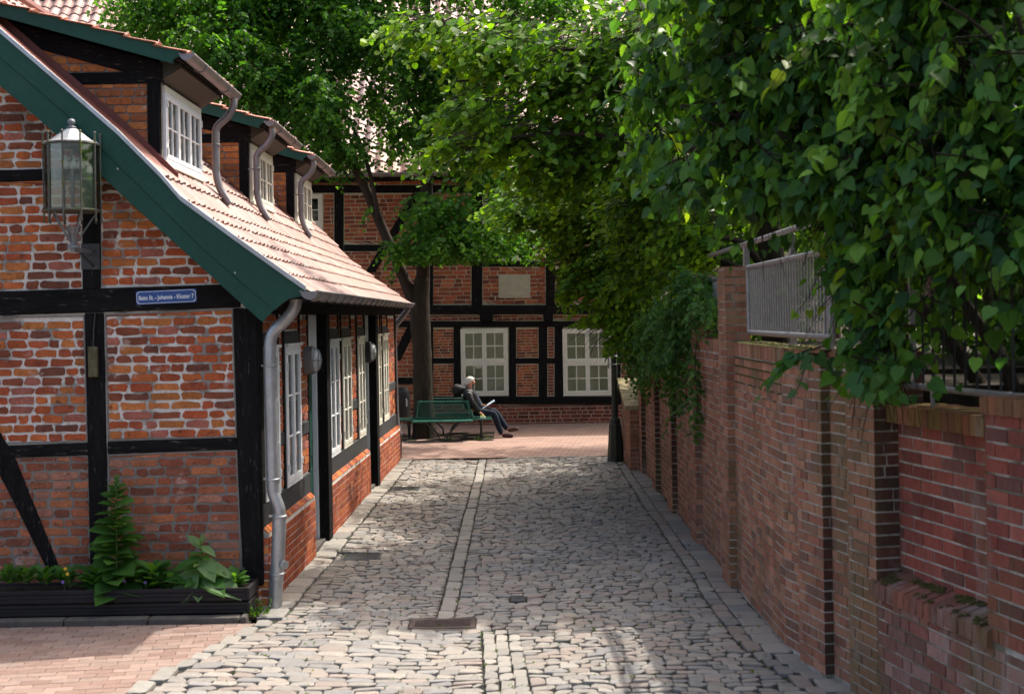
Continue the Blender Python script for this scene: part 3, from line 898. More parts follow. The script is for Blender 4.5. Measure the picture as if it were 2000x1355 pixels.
# downpipe at the near corner
PY = 11.72
pts = smooth_path([at(u, v, PY) for u, v in [(579, 580), (574, 603), (556, 626), (533, 650), (527, 690), (530, 820), (533, 945), (537, 970), (545, 993), (546, 1010)]], 4)
m = MB(); m.tube(pts, .056, 14); dp = m.build('downpipe', M['zinc'], cot, angle=50)
m = MB(); m.tube([at(546, 1004, PY), at(543, 1080, PY), at(536, 1196, PY)], .064, 14); m.build('standpipe', M['zinc'], dp, angle=50)
m = MB(); c = at(553, 1102, PY - .05); m.lathe(c, [(.04, 0), (.043, .02), (.043, .03), (.03, .034)], 14, (.6, -.8, 0)); m.build('inspection_cap', M['zinc'], dp)
for u, v, r in ((528, 714, .064), (533, 936, .064), (546, 1008, .070), (541, 1120, .071)):
    m = MB(); c = at(u, v, PY); m.lathe(c - Vector((0, 0, .012)), [(r - .006, 0), (r, .004), (r, .02), (r - .006, .024)], 14)
    m.obox(c + Vector((-.05, .03, 0)), (1, 0, 0), Yv, Zv, .05, .008, .01); m.build('pipe_clamp', M['zinc'], dp, angle=50)
# far corner downpipe
FY = 23.1
m = MB(); m.tube(smooth_path([at(u, v, FY) for u, v in [(796, 592), (795, 606), (780, 626), (769, 645), (770, 700), (773, 800), (777, 838), (781, 850)]], 4), .055, 12); d2 = m.build('downpipe', M['zinc_dark'], cot, angle=50)
m = MB(); m.tube([at(778, 846, FY), at(777, 893, FY)], .07, 12); m.build('standpipe', M['rust_pipe'], d2, angle=50)

M['soffit'] = pmat('dark_olive_paint', (.035, .033, .024), .6, var=(9, .15))
# dormers
def dormer(i, Y0, Y1):
    cp = Plane((0, Y0, 0), (1, 0, 0), (0, -1, 0))
    sl = .29
    def dz(X, k=0): return 5.13 + sl * (-3.02 - X) + k
    xb = -5.05
    base = [(x, z) for x, z in VERGE if xb < x < DX] 
    base = [(xb, roofZ(xb))] + base + [(DX, roofZ(DX))]
    poly = base + [(DX, dz(DX, -.16)), (xb, dz(xb, -.16))]
    m = MB(); cp.poly(m, [(x, z - .1 if k < len(base) else z) for k, (x, z) in enumerate(poly)], -.12, -.004)
    w = m.build('dormer_wall', M['cement'], cot)
    far_ = Plane((0, Y1 - .12, 0), (1, 0, 0), (0, -1, 0)); m = MB(); far_.poly(m, [(x, z - .1 if k < len(base) else z) for k, (x, z) in enumerate(poly)], -.12, 0)
    m.build('dormer_wall', M['cement'], cot)
    br = []
    zr0, zr1 = 4.86, 4.97
    xi = DX - .115
    def inter(z):
        xs = [x for x in np.linspace(xb, DX, 200) if roofZ(x) + .02 <= z]
        return min(xs) if xs else DX
    lowp = [(inter(zr0), zr0), (xi, zr0), (xi, roofZ(xi) + .02)]
    lowp = [(x, z + .02) for x, z in base if x < xi and z < zr0 - .02] 
    lowp = [(inter(zr0), zr0)] + lowp + [(xi, roofZ(xi) + .02), (xi, zr0)]
    ztop = lambda X: dz(X, -.34)
    xt = -3.02 - (4.885 - 4.73) * 0
    uppoly = [(inter(zr1), zr1)] + [(DX - .06, zr1), (DX - .06, max(zr1 + .005, ztop(DX - .06)))] + [(-4.7, ztop(-4.7)), (-4.7, roofZ(-4.7) + .02)] + [(x, z + .02) for x, z in base if -4.7 < x and z > zr1 + .05]
    for pol in (lowp, uppoly):
        for q in courses(pol, .079, .012, [.24, .24, .12], rng, y_start=3.0, edge=.004):
            br.append(brick(q, cp.o, cp.ax, cp.ay, cp.an, .006, .012, .003, .004, rng, pick(PAL_DORM, rng), False))
    pieces(w, 'brick', br, M['brick'], 140)
    def bm(pol, pr, nm, mt='timber_h'):
        q = MB(); cp.poly(q, pol, -.05, pr); return q.build(nm, M[mt], cot, bevel=.005)
    bm([(xi, roofZ(DX) - .05), (DX, roofZ(DX) - .05), (DX, dz(DX, -.17)), (xi, dz(xi, -.17))], .016, 'dormer_post', 'timber')
    bm([(inter(zr0) - .0, zr0), (xi, zr0), (xi, zr1), (inter(zr1), zr1)], .015, 'dormer_rail')
    bm([(xb + .1, dz(xb + .1, -.15)), (DX + .03, dz(DX + .03, -.15)), (DX + .03, dz(DX + .03, -.33)), (-4.85, dz(-4.85, -.33))], .02, 'dormer_rafter')
    # far post
    q = MB(); q.box(DX - .11, DX - .002, Y1 - .11, Y1, roofZ(DX) - .05, dz(DX, -.17)); q.build('dormer_post', M['timber'], cot, bevel=.005)
    # roof of the dormer
    Ya, Yb = Y0 - .20, Y1 + .18
    q = MB(); q.prism([(xb, Ya + .02, dz(xb, -.04)), (-3.03, Ya + .02, dz(-3.03, -.04)), (-3.03, Ya + .02, dz(-3.03, -.10)), (xb, Ya + .02, dz(xb, -.10))], (0, Yb - Ya - .04, 0))
    dr = q.build('dormer_roof', M['timber_h'], cot)
    for yy in (Ya, Yb - .028):
        q = MB(); q.prism([(xb, yy, dz(xb, -.012)), (-3.02, yy, dz(-3.02, -.012)), (-3.025, yy, dz(-3.025, -.06)), (-3.09, yy, dz(-3.09, -.10)), (-3.10, yy, dz(-3.10, -.15)), (xb, yy, dz(xb, -.15))], (0, .028, 0))
        q.build('dormer_bargeboard', M['green'], cot, bevel=.003)
    tt = []; ayv = Vector((-1, 0, sl)).normalized(); anv = Vector((sl, 0, 1)).normalized()
    k = 0; xx = -2.97
    while xx > xb + .1:
        y = Ya - .03
        while y < Yb - .1:
            tt.append(pantile(Vector((xx, y + tw * 1.06, dz(xx, -.04))) + anv * .004, Vector((0, -1, 0)), ayv, anv, tw, .30, .036, rng, pick([(.40, .17, .11), (.36, .15, .10), (.44, .20, .14)], rng)))
            y += tw
        xx -= .30 * .96
    pieces(dr, 'roof_tile', tt, M['tile'], 60, 'tile_field')
    # front with window
    fp = Plane((DX, 0, 0), (0, 1, 0), (1, 0, 0))
    zb, zt = roofZ(DX) + .03, 4.80
    q = MB(); fp.box(q, Y0 + .12, Y1 - .12, zb - .15, dz(DX, -.16), -.06, -.03); q.build('dormer_front', M['timber'], cot)
    window(cot, fp, Y0 + .10, Y1 - .10, zb, zt, 3, 2, 2, M['white'] if i == 0 else M['cream'], M['curtain_w'] if i == 0 else M['curtain'], fw=.03, sw=.035, bar=.014, sill=False)
    q = MB(); fp.box(q, Y0 + .10, Y1 - .10, zt + .002, zt + .06, -.02, .028); q.build('window_lintel', M['cream'], cot)
    q = MB(); fp.box(q, Y0 + .06, Y1 - .06, zb - .05, zb - .004, -.06, .05); q.build('window_sill', M['cream'], cot, bevel=.004)
    # box soffit under the overhang
    q = MB(); q.prism([(DX + .001, Y0 + .0, 4.88), (-3.07, Y0, 5.0), (-3.07, Y0, dz(-3.07, -.11)), (DX + .001, Y0, dz(DX, -.11))], (0, Y1 - Y0, 0)); q.build('dormer_soffit', M['soffit'], cot)
    gx = -2.965
    gutter(cot, (gx, Ya - .03, 5.085), (gx, Yb + .08, 5.065), .062, M['zinc_dark'], brackets=.7)
    gy = Yb - .03 if i == 0 else Ya + .12
    # swan-neck downpipe to the roof
    fx = DX + .12
    pth = smooth_path([(gx, gy, 5.02), (gx, gy, 4.93), (gx - .06, gy + .0, 4.82), (fx + .02, gy, 4.71), (fx, gy, 4.6), (fx, gy, 4.3), (fx, gy, roofZ(fx) + .22), (fx + .04, gy, roofZ(fx + .04) + .10), (fx + .14, gy, roofZ(fx + .14) + .05)], 4)
    q = MB(); q.tube(pth, .042, 12); d = q.build('dormer_downpipe', M['zinc_dark'], cot, angle=50)
    q = MB(); q.lathe((fx, gy, 4.5), [(.043, 0), (.05, .004), (.05, .022), (.043, .026)], 12); q.obox((fx - .05, gy, 4.512), Xv, Yv, Zv, .06, .008, .008); q.build('pipe_clamp', M['zinc_dark'], d)
    if i:
        q = MB()
        for (a, b), (c, dd) in zip(base, base[1:]): q.prism([(a, Y0 - .12, b + .03), (c, Y0 - .12, dd + .03), (c, Y0 - .12, dd - .02), (a, Y0 - .12, b - .02)], (0, .12, 0))
        q.build('flashing', M['flash'], cot)
for i, (a, b) in enumerate(DORM): dormer(i, a, b)
# ------------------------------------------------------------------ the half-timbered building across the square
rng = random.Random(23)
WY = 30.05
far = thing('half_timbered_building', (-.5, WY, .1), 'two-storey half-timbered brick building with white casement windows across the paved square', 'building')
wp = Plane((0, WY, 0), (1, 0, 0), (0, -1, 0))
m = MB(); wp.box(m, -13.5, 8.5, .0, 6.15, -.4, -.004); fw_ = m.build('front_wall', M['mortar_far'], far)
m = MB(); m.box(-13.5, 8.5, 40.2, 40.5, 0, 6.1); m.build('back_wall', M['mortar_far'], far)
for x0, x1 in ((-13.49, -13.2), (8.2, 8.49)):
    m = MB(); m.prism([(x0, WY + .42, 0), (x0, 40.18, 0), (x0, 40.18, 6.0), (x0, 35.25, 11.3), (x0, WY + .42, 6.0)], (x1 - x0, 0, 0)); m.build('end_wall', M['mortar_far'], far)
Q = lambda u, v: wp.px(u, v)
def rect(u0, v0, u1, v1): return [Q(u0, v1), Q(u1, v1), Q(u1, v0), Q(u0, v0)]
fb = []
def fpanel(r, pal, pitch=.089, lens=(.25, .13, .24, .2), jit=.006, bond=None):
    for q in courses(r, pitch, .018, list(lens), rng, edge=.01, bond=bond):
        fb.append(brick(q, wp.o, wp.ax, wp.ay, wp.an, .004, .012, jit, .004, rng, pick(pal, rng, .2), True))
CO = (.28, .3, .26, .17, .22)
for r in [(520, 343, 836, 361), (846, 343, 1240, 361), (632, 378, 652, 560), (672, 378, 836, 477), (672, 492, 836, 594), (846, 378, 920, 594), (1052, 378, 1065, 594), (943, 522, 1065, 594), (1085, 378, 1240, 526), (1085, 540, 1099, 594), (1117, 540, 1240, 594)]:
    fpanel(rect(*r), PAL_FAR, .098, CO, .010)
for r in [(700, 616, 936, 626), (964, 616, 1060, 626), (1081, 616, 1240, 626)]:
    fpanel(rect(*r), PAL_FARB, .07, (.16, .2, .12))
for r in [(700, 640, 840, 736), (700, 751, 840, 828)]:
    fpanel(rect(*r), PAL_FAR, .098, CO, .010)
for r in [(846, 640, 886, 698), (846, 711, 886, 773), (1009, 640, 1051, 698), (1009, 711, 1051, 773)]:
    fpanel(rect(*r), PAL_FARO, .066, (.24, .25, .13))
for r in [(1070, 640, 1082, 698), (1070, 710, 1082, 773), (1213, 640, 1245, 698), (1213, 710, 1245, 773)]:
    fpanel(rect(*r), PAL_FARB, .07, (.17, .12))
fpanel(rect(846, 790, 1260, 829), PAL_FARB, .088, (.25, .13), .004)
pieces(fw_, 'brick', fb, M['brick_far'], 300, 'brickwork')
def fbeam(r, proud=.02, name='timber_beam', mat='timber_h'):
    q = MB(); wp.poly(q, rect(*r) if len(r) == 4 and not isinstance(r[0], tuple) else [Q(*p) for p in r], -.02, proud)
    return q.build(name, M[mat], far, bevel=.01)
fbeam((480, 362, 1250, 377)); fbeam((672, 478, 925, 491), .018); fbeam((943, 510, 1065, 521), .018); fbeam((1085, 528, 1250, 538), .018)
fbeam((480, 596, 1250, 614), .09, 'jetty_beam'); fbeam((480, 627, 1250, 639), .03)
fbeam((846, 774, 1250, 789), .03, 'sill_beam')
for a, b, c, d in ((653, 377, 671, 596), (836, 341, 846, 596), (921, 377, 942, 596), (1066, 377, 1084, 596), (1100, 538, 1116, 596), (886, 639, 901, 774), (840, 639, 846, 829), (994, 639, 1008, 774), (1052, 639, 1069, 774), (1083, 639, 1100, 774), (1197, 639, 1212, 774)):
    fbeam((a, b, c, d), .022, 'timber_post', 'timber')
for r in ((846, 699, 886, 710), (1008, 699, 1052, 710), (1069, 699, 1083, 710), (1212, 699, 1250, 709), (700, 737, 840, 750)): fbeam(r, .017, 'timber_rail')
fbeam([(714, 532), (733, 532), (824, 378), (806, 378)], .026, 'diagonal_brace', 'timber')
fbeam([(795, 639), (814, 639), (782, 704), (764, 704)], .026, 'diagonal_brace', 'timber')
for u0, u1 in ((937, 963), (1061, 1080)):
    q = MB(); a = rect(u0, 606, u1, 627); wp.poly(q, a, -.02, .14); q.build('bracket', M['timber'], far, bevel=.02)
def fwin(u0, v0, u1, v1, cm, **k):
    r = rect(u0, v0, u1, v1)
    window(far, wp, min(r[0][0], r[3][0]), r[1][0], r[0][1], r[2][1], 2, 2, 2, M['cream'], cm, fw=.055, sw=.048, bar=.022, stack=2, sill=False, **k)
fwin(901.5, 641, 993.5, 773.5, M['curtain']); fwin(1100.5, 641, 1196.5, 773, M['curtain'])
fwin(944, 389, 1050, 509, M['dark'], back='dark_room'); fwin(548, 379, 632, 500, M['dark'], back='dark_room')
# stone tablet with worn relief lettering
tab = thing('stone_tablet', (.2, WY, 3.0), 'pale carved stone tablet set in the brick panel above the white windows', 'plaque')
r = rect(973.5, 536, 1035.5, 582)
m = MB(); wp.poly(m, r, .0, .035); m.build('slab', M['tablet'] if 'tablet' in M else M.setdefault('tablet', pmat('sandstone', (.46, .43, .33), .85, var=((9, .12),), bump=((60, .003),))), tab, bevel=.006)
m = MB(); x0, y0, x1, y1 = r[0][0], r[0][1], r[2][0], r[2][1]
for d in (.03, .055):
    for a in ((x0 + d, x1 - d, y1 - d - .008, y1 - d), (x0 + d, x1 - d, y0 + d, y0 + d + .008), (x0 + d, x0 + d + .008, y0 + d, y1 - d), (x1 - d - .008, x1 - d, y0 + d, y1 - d)):
        wp.box(m, *a, .035, .042)
m.build('border', M['tablet'], tab)
m = MB()
for k, (n, hh) in enumerate(((9, .075), (10, .075), (7, .035))):     # worn characters: weathered strokes, too eroded to read
    yy = y1 - .12 - k * .10
    for i in range(n):
        xx = x0 + .10 + (x1 - x0 - .2) * (i + .2) / n
        wp.box(m, xx, xx + .010, yy - hh, yy, .035, .041)
        if rng.random() < .7: wp.box(m, xx + .010, xx + .036, yy - hh * rng.choice((0, .5)) - .009, yy - hh * 0 - .0, .035, .0405) if rng.random() < .4 else wp.box(m, xx + .030, xx + .039, yy - hh, yy, .035, .0405)
for k in range(3): wp.box(m, x0 + .1, x1 - .1, y0 + .10 + k * .035, y0 + .105 + k * .035, .035, .039)
m.build('worn_lettering', M['tablet'], tab)
# roof
EZ, EY = 6.0, WY - .38
ayv = Vector((0, 1, 1)).normalized(); anv = Vector((0, -1, 1)).normalized()
Lr = 7.95
m = MB(); m.prism([(-14, EY, EZ), (-14, EY, EZ - .1), (-14, EY + Lr * .7071, EZ + Lr * .7071 - .1), (-14, EY + Lr * .7071, EZ + Lr * .7071)], (23, 0, 0))
m.prism([(-14, 40.9, EZ), (-14, 40.9, EZ - .1), (-14, EY + Lr * .7071 + .01, EZ + Lr * .7071 - .1), (-14, EY + Lr * .7071 + .01, EZ + Lr * .7071)], (23, 0, 0))
fr = m.build('roof', M['timber_h'], far)
ft = []; r_ = 0; s = 0
PAL_FT = [(.42, .26, .215), (.38, .225, .18), (.45, .295, .25), (.34, .19, .155), (.41, .28, .24)]
while s < Lr - .3:
    x = -13.9
    while x < 8.6:
        o = Vector((x + rng.uniform(-.01, .01), EY, EZ)) + ayv * (s - .03) + anv * .01
        ft.append(pantile(o, Xv, ayv, anv, .30, .37, .075, rng, pick(PAL_FT, rng, .14)))
        x += .30
    s += .37
pieces(fr, 'roof_tile', ft, M['tile'], 300, 'tile_field')
m = MB(); m.tube([(-14, EY + Lr * .7071, EZ + Lr * .7071), (9, EY + Lr * .7071, EZ + Lr * .7071)], .14, 10); m.build('ridge_tiles', M['flash'], fr)
gutter(far, (-13.9, EY - .07, EZ - .02), (8.6, EY - .07, EZ - .02), .085, M['zinc_dark'], brackets=1.2)
m = MB(); m.box(-13.9, 8.6, EY, WY - .01, EZ - .16, EZ - .105); m.build('soffit', M['timber_h'], far)
# ------------------------------------------------------------------ the brick garden wall on the right
rng = random.Random(31)
gw = thing('garden_wall', (2.1, 14.5, 0), 'long mossy red brick retaining wall with piers along the cobbled alley', 'wall')
WT = 2.33
A = Plane((2.03, 0, 0), (0, 1, 0), (-1, 0, 0))                       # straight run, h=0 is the face of the piers
db = Vector((.2, -1, 0)).normalized()
Bp = Plane((2.03, 10, 0), db, (-1, -.2, 0))                          # run that turns out towards the viewer
REC = .07
m = MB(); A.box(m, 10.0, 20.7, -.03, WT - .125, -.36, -REC - .004); wa = m.build('wall_face', M['mortar_wall'], gw)
m = MB(); Bp.box(m, -.02, 1.45, -.03, WT - .125, -.36, -REC - .004); m.build('wall_face', M['mortar_wall'], gw)
wb = []; pb = []; cb = []
def wbricks(pl, a, b, z0, z1, h, lst, pal=PAL_WALL, pitch=.0755, bond=None, lens=(.24, .115, .24)):
    for q in courses([(a, z0), (b, z0), (b, z1), (a, z1)], pitch, .014, list(lens), rng, y_start=0, bond=bond, edge=.002):
        lst.append(brick(q, pl.p(0, 0, h), pl.ax, pl.ay, pl.an, .0015, .012, .0036, .003, rng, pick(pal, rng, .16), True))
PIERS = [20.4, 18.43, 16.53, 14.38, 12.16]
PW = .46
edges = []
hi = 20.7
for p in PIERS:
    edges.append((p + PW, hi)); hi = p
edges.append((10.0, hi))
for a, b in edges:
    if b - a > .1: wbricks(A, a, b, 0, WT - .125, -REC, wb)
def coping(pl, a, b, lst, h0=-.33, h1=-REC + .004, top=WT, hgt=.122, pal=PAL_WALL, w=.075):
    x = a
    while x < b - .02:
        q = MB(); pl.box(q, x + .004, min(x + w, b) - .004, top - hgt, top + rng.uniform(-.004, .003), h0, h1 + rng.uniform(-.003, .003)); lst.append((q.v, q.f, pick(pal, rng, .2))); x += w
    q = MB(); pl.box(q, a, b, top - hgt - .002, top - .012, h0 + .005, h1 - .008)
    return q
for a, b in edges:
    if b - a > .1: coping(A, a, b, cb).build('coping_bed', M['mortar_wall'], gw)
def pier(pl, a, b, top, hback=-.36, pal=PAL_WALL, near=1):
    q = MB(); pl.box(q, a + .006, b - .006, -.03, top - .006, hback + .006, -.006); q.build('pier', M['mortar_wall'], gw)
    wbricks(pl, a, b, 0, top, 0, pb, pal)
    e = Plane(pl.p(a if near > 0 else b, 0, 0), pl.an, -pl.ax if near > 0 else pl.ax)        # end face
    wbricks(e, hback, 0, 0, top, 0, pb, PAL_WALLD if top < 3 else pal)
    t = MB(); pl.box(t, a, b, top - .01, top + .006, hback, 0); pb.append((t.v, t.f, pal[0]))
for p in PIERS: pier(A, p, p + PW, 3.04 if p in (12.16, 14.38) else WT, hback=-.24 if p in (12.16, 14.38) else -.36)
# near run with niche
wbricks(Bp, .0, .42, 0, WT - .125, -REC, wb); coping(Bp, .0, .42, cb).build('coping_bed', M['mortar_wall'], gw)
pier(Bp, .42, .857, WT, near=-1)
wbricks(Bp, .857, 1.25, 0, WT - .125, -REC, wb); coping(Bp, .857, 1.25, cb).build('coping_bed', M['mortar_wall'], gw)
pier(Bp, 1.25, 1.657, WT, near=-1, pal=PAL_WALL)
ND = -.17
m = MB(); Bp.box(m, 1.60, 3.2, .70, 1.88, -.45, ND - .004); m.build('niche_back', M['mortar_wall'], gw)
nb = []
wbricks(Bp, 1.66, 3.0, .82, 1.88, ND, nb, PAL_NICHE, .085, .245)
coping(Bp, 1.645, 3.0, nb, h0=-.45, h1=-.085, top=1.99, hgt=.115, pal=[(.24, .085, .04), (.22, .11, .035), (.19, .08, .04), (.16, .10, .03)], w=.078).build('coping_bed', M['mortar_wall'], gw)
m = MB(); Bp.box(m, 1.64, 7.4, -.03, .70, -.45, -.006); m.build('niche_base', M['mortar_wall'], gw)
wbricks(Bp, 1.657, 7.4, 0, .735, 0, nb, [(.27, .12, .09), (.23, .09, .065), (.32, .18, .15), (.20, .10, .08)], .085, None)
x = 1.60                                                               # brick-on-edge sill, sloping outwards
while x < 2.98:
    q = MB(); w = .078; dz = rng.uniform(-.006, .006)
    Bp.poly(q, [(0, 0), (0, 0), (0, 0)], 0, 0) if False else None
    pts = [Bp.p(x + .004, .74 + dz, .035 + rng.uniform(-.006, .006)), Bp.p(x + .004, .835 + dz, .03), Bp.p(x + .004, .90 + dz, ND), Bp.p(x + .004, .74, ND)]
    q.prism(pts, Bp.ax * (w - .008)); nb.append((q.v, q.f, pick([(.24, .09, .06), (.20, .085, .06), (.17, .08, .055)], rng))); x += w
m = MB(); m.prism([Bp.p(1.60, .735, .022), Bp.p(1.60, .825, .018), Bp.p(1.60, .89, ND), Bp.p(1.60, .735, ND)], Bp.ax * 1.38); m.build('sill_bed', M['mortar_wall'], gw)
m = MB(); Bp.box(m, 2.966, 7.4, .70, 2.03, -.45, -.006); m.build('pier', M['mortar_wall'], gw)
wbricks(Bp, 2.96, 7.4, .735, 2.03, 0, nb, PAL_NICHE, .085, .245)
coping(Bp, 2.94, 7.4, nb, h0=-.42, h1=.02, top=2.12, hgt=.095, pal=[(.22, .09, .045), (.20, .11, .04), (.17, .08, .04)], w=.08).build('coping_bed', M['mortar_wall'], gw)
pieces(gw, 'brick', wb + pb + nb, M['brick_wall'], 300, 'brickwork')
pieces(gw, 'coping_brick', cb, M['brick_wall'], 120, 'coping_brickwork')
# moss cushions on coping, sill and joints
mv = MB()
def clump(c, r, h):
    n = 6; ph = rng.random() * 6
    vs = [c + Vector((math.cos(ph + 2 * math.pi * k / n) * r * rng.uniform(.7, 1.2), math.sin(ph + 2 * math.pi * k / n) * r * rng.uniform(.7, 1.2), 0)) for k in range(n)]
    vs.append(c + Vector((0, 0, h))); mv.add(vs, [(k, (k + 1) % n, n) for k in range(n)])
for i in range(1300):
    t = rng.uniform(9.2, 12.1); clump(A.p(t, WT - .002, rng.uniform(-.33, -REC - .005) if rng.random() < .6 else -REC - .012), rng.uniform(.008, .034), rng.uniform(.005, .018))
for i in range(620):
    x = rng.uniform(1.63, 2.95); k = rng.random() ** .7
    if mnoise.noise(Vector((x * 5, k * 3, .3))) < .02: continue
    clump(Bp.p(x, .84 + .062 * k, .02 - .18 * k), rng.uniform(.006, .022), rng.uniform(.004, .014))
for i in range(1500):                                                  # in the upper joints
    t = rng.uniform(10.0, 12.1); r0 = WT - .13 - .0755 * (int(abs(rng.gauss(0, 1.6)))) 
    r0 = math.floor(r0 / .0755) * .0755
    clump(A.p(t, r0 - .004, -REC + .001), rng.uniform(.005, .014), rng.uniform(.005, .014))
o = mv.build('moss', M['moss'], gw); o['kind'] = 'stuff'
# terraced bed behind the wall
m = MB(); m.box(2.40, 14, 10.0, 22, -.1, 2.14); m.prism([(2.42, 9.99, -.1), (2.75, 8.45, -.1), (14, 8.45, -.1), (14, 9.99, -.1)], (0, 0, 2.2)); m.prism([(2.82, 8.43, -.1), (4.15, 2.0, -.1), (14, 2.0, -.1), (14, 8.43, -.1)], (0, 0, 1.95))
o = m.build('raised_bed', M['soil']); o['kind'] = 'structure'

# low wall stub at the far end with sloping brick cap
st = thing('wall_stub', (1.95, 21.3, .08), 'short brick wall stub with pale sloping cap behind the lamp post', 'wall')
e = Plane((1.88, 20.75, 0), (1, 0, 0), (0, -1, 0))
m = MB(); m.prism([(1.885, 20.756, 0), (1.885, 22.3, 0), (1.885, 22.3, 1.36), (1.885, 20.756, 1.06)], (.5, 0, 0)); m.build('wall_core', M['mortar_wall'], st)
sbk = []
for q in courses([(0, 0), (.5, 0), (.5, 1.05), (0, 1.05)], .0755, .011, [.24, .12], rng): sbk.append(brick(q, e.o, e.ax, e.ay, e.an, .004, .01, .002, .003, rng, pick(PAL_WALL, rng), True))
e2 = Plane((1.88, 20.75, 0), (0, 1, 0), (-1, 0, 0))
for q in courses([(0, 0), (1.5, 0), (1.5, 1.34), (0, 1.05)], .0755, .011, [.24, .12], rng): sbk.append(brick(q, e2.o, e2.ax, e2.ay, e2.an, .004, .01, .002, .003, rng, pick(PAL_WALL, rng), True))
pieces(st, 'brick', sbk, M['brick_wall'], 60)
cap = []
for k in range(14):
    q = MB(); t0, t1 = k / 14, (k + 1) / 14
    y0, z0 = 20.72 + 1.45 * t0, 1.07 + .38 * t0; y1, z1 = 20.72 + 1.45 * t1, 1.07 + .38 * t1
    q.prism([(1.80, y0 + .006, z0), (1.80, y1 - .006, z1), (1.80, y1 - .006, z1 + .07), (1.80, y0 + .006, z0 + .07 + rng.uniform(-.008, .008))], (.62, 0, 0)); cap.append((q.v, q.f, pick([(.34, .29, .17), (.30, .25, .14), (.27, .24, .12)], rng)))
pieces(st, 'cap_brick', cap, M['brick_wall'])

# ------------------------------------------------------------------ railings
def railing(label, Ya, Yb, x, zb, zt, posts, gap=.10, mat='galv', bars='flat'):
    o = thing('railing', (x, (Ya + Yb) / 2, zb), label, 'railing', None)
    m = MB(); r = .024
    m.tube([(x, Ya, zb), (x, Yb, zb)], r, 10); m.build('bottom_rail', M[mat], o, angle=50)
    m = MB(); m.tube([(x, Ya, zt), (x, Yb, zt)], r, 10); m.build('top_rail', M[mat], o, angle=50)
    for y in (Ya, Yb):
        m = MB(); m.tube([(x, y, zb - .01), (x, y, zt + .01)], r, 10); m.build('upright', M[mat], o, angle=50)
    y = Ya + gap
    while y < Yb - gap * .5:
        m = MB(); m.tube([(x, y, zb), (x, y, zt)], .0085, 8); m.build('bar', M[mat], o); y += gap
    for y, z0, z1 in posts:
        m = MB(); m.box(x + .027, x + .072, y - .028, y + .028, z0, z1); p = m.build('post', M[mat], o, bevel=.004)
        m = MB(); m.box(x - .01, x + .11, y - .06, y + .06, z0, z0 + .01); m.build('foot_plate', M[mat], p)
    return o
RX = 2.235
ra = railing('galvanised bar railing on the mossy wall coping beside the brick pillar', 8.95, 12.08, RX, 2.42, 3.03, [(10.4, WT, 3.24), (9.2, WT, 3.24)])
rb_ = railing('galvanised bar railing set between the two tall brick pillars', 12.66, 14.34, RX, 2.42, 2.98, [])
hr = thing('handrail', (RX + .05, 11, 3.04), 'raised round steel handrail running above the brick pillars', 'handrail')
m = MB(); m.tube([(RX + .05, 7.6, 3.29), (RX + .05, 10.0, 3.275), (RX + .05, 14.7, 3.27)], .026, 12); m.build('rail', M['galv'], hr, angle=50)
for y in (12.42, 17.4):
    m = MB(); m.box(RX + .02, RX + .075, y - .03, y + .03, 3.045, 3.25); m.build('post', M['galv'], hr, bevel=.004)
# darker railing over the niche
dr_ = thing('iron_railing', Bp.p(2.2, 2.0, -.25), 'dark round-bar railing with rounded frame standing on the low niche wall', 'railing')
hq = -.24
c0 = [(1.80, 2.11), (1.745, 2.165), (1.745, 2.86), (1.80, 2.92), (4.2, 2.92), (4.2, 2.11)]
m = MB(); pth = [Bp.p(x, z, hq) for x, z in c0]; m.tube(smooth_path([pth[-1], pth[0], pth[1], pth[2], pth[3], pth[4]], 5), .022, 10); m.build('frame', M['galv'], dr_, angle=50)
x = 1.87
while x < 4.15:
    m = MB(); m.tube([Bp.p(x, 2.11, hq), Bp.p(x, 2.92, hq)], .0085, 7); m.build('bar', M['blacksteel'], dr_); x += .125
for x in (1.98, 3.3):
    m = MB(); m.tube([Bp.p(x, 1.96, hq), Bp.p(x, 2.12, hq)], .014, 7); m.build('foot', M['galv'], dr_)
# ------------------------------------------------------------------ leaves
rs = np.random.RandomState(5)
HEART_V = np.array([(0, 0, 0), (0, .48, -.02), (0, 1.0, -.16), (-.26, -.07, .05), (-.44, .26, .09), (-.27, .68, .02), (.26, -.07, .05), (.44, .26, .09), (.27, .68, .02)], float)
HEART_F = [(0, 1, 4, 3), (1, 2, 5, 4), (0, 6, 7, 1), (1, 7, 8, 2)]
ROUND_V = np.array([(0, 0, 0), (0, .5, -.02), (0, 1.0, -.10), (-.30, .02, .04), (-.48, .38, .07), (-.34, .78, .0), (.30, .02, .04), (.48, .38, .07), (.34, .78, .0)], float)
OVAL_V = np.array([(0, 0, 0), (0, .5, -.02), (0, 1.0, -.14), (-.10, .05, .02), (-.27, .36, .06), (-.19, .72, .0), (.10, .05, .02), (.27, .36, .06), (.19, .72, .0)], float)
LILAC_V = np.array([(0, 0, 0), (0, .22, -.01), (0, .48, -.03), (0, .76, -.08), (0, 1.02, -.17)] +
                   [(sx * x, y, z) for sx in (-1, 1) for x, y, z in ((.20, -.085, .03), (.42, .15, .09), (.39, .45, .08), (.20, .74, .0), (.03, .95, -.12))], float)
LILAC_F = [(0, 1, 6, 5), (1, 2, 7, 6), (2, 3, 8, 7), (3, 4, 9, 8), (0, 10, 11, 1), (1, 11, 12, 2), (2, 12, 13, 3), (3, 13, 14, 4)]
def frames(D, Nn):
    y = D / np.linalg.norm(D, axis=1, keepdims=True)
    z = Nn - y * (Nn * y).sum(1, keepdims=True)
    z /= np.maximum(np.linalg.norm(z, axis=1, keepdims=True), 1e-6)
    x = np.cross(y, z)
    return np.stack([x, y, z], axis=2)                     # columns
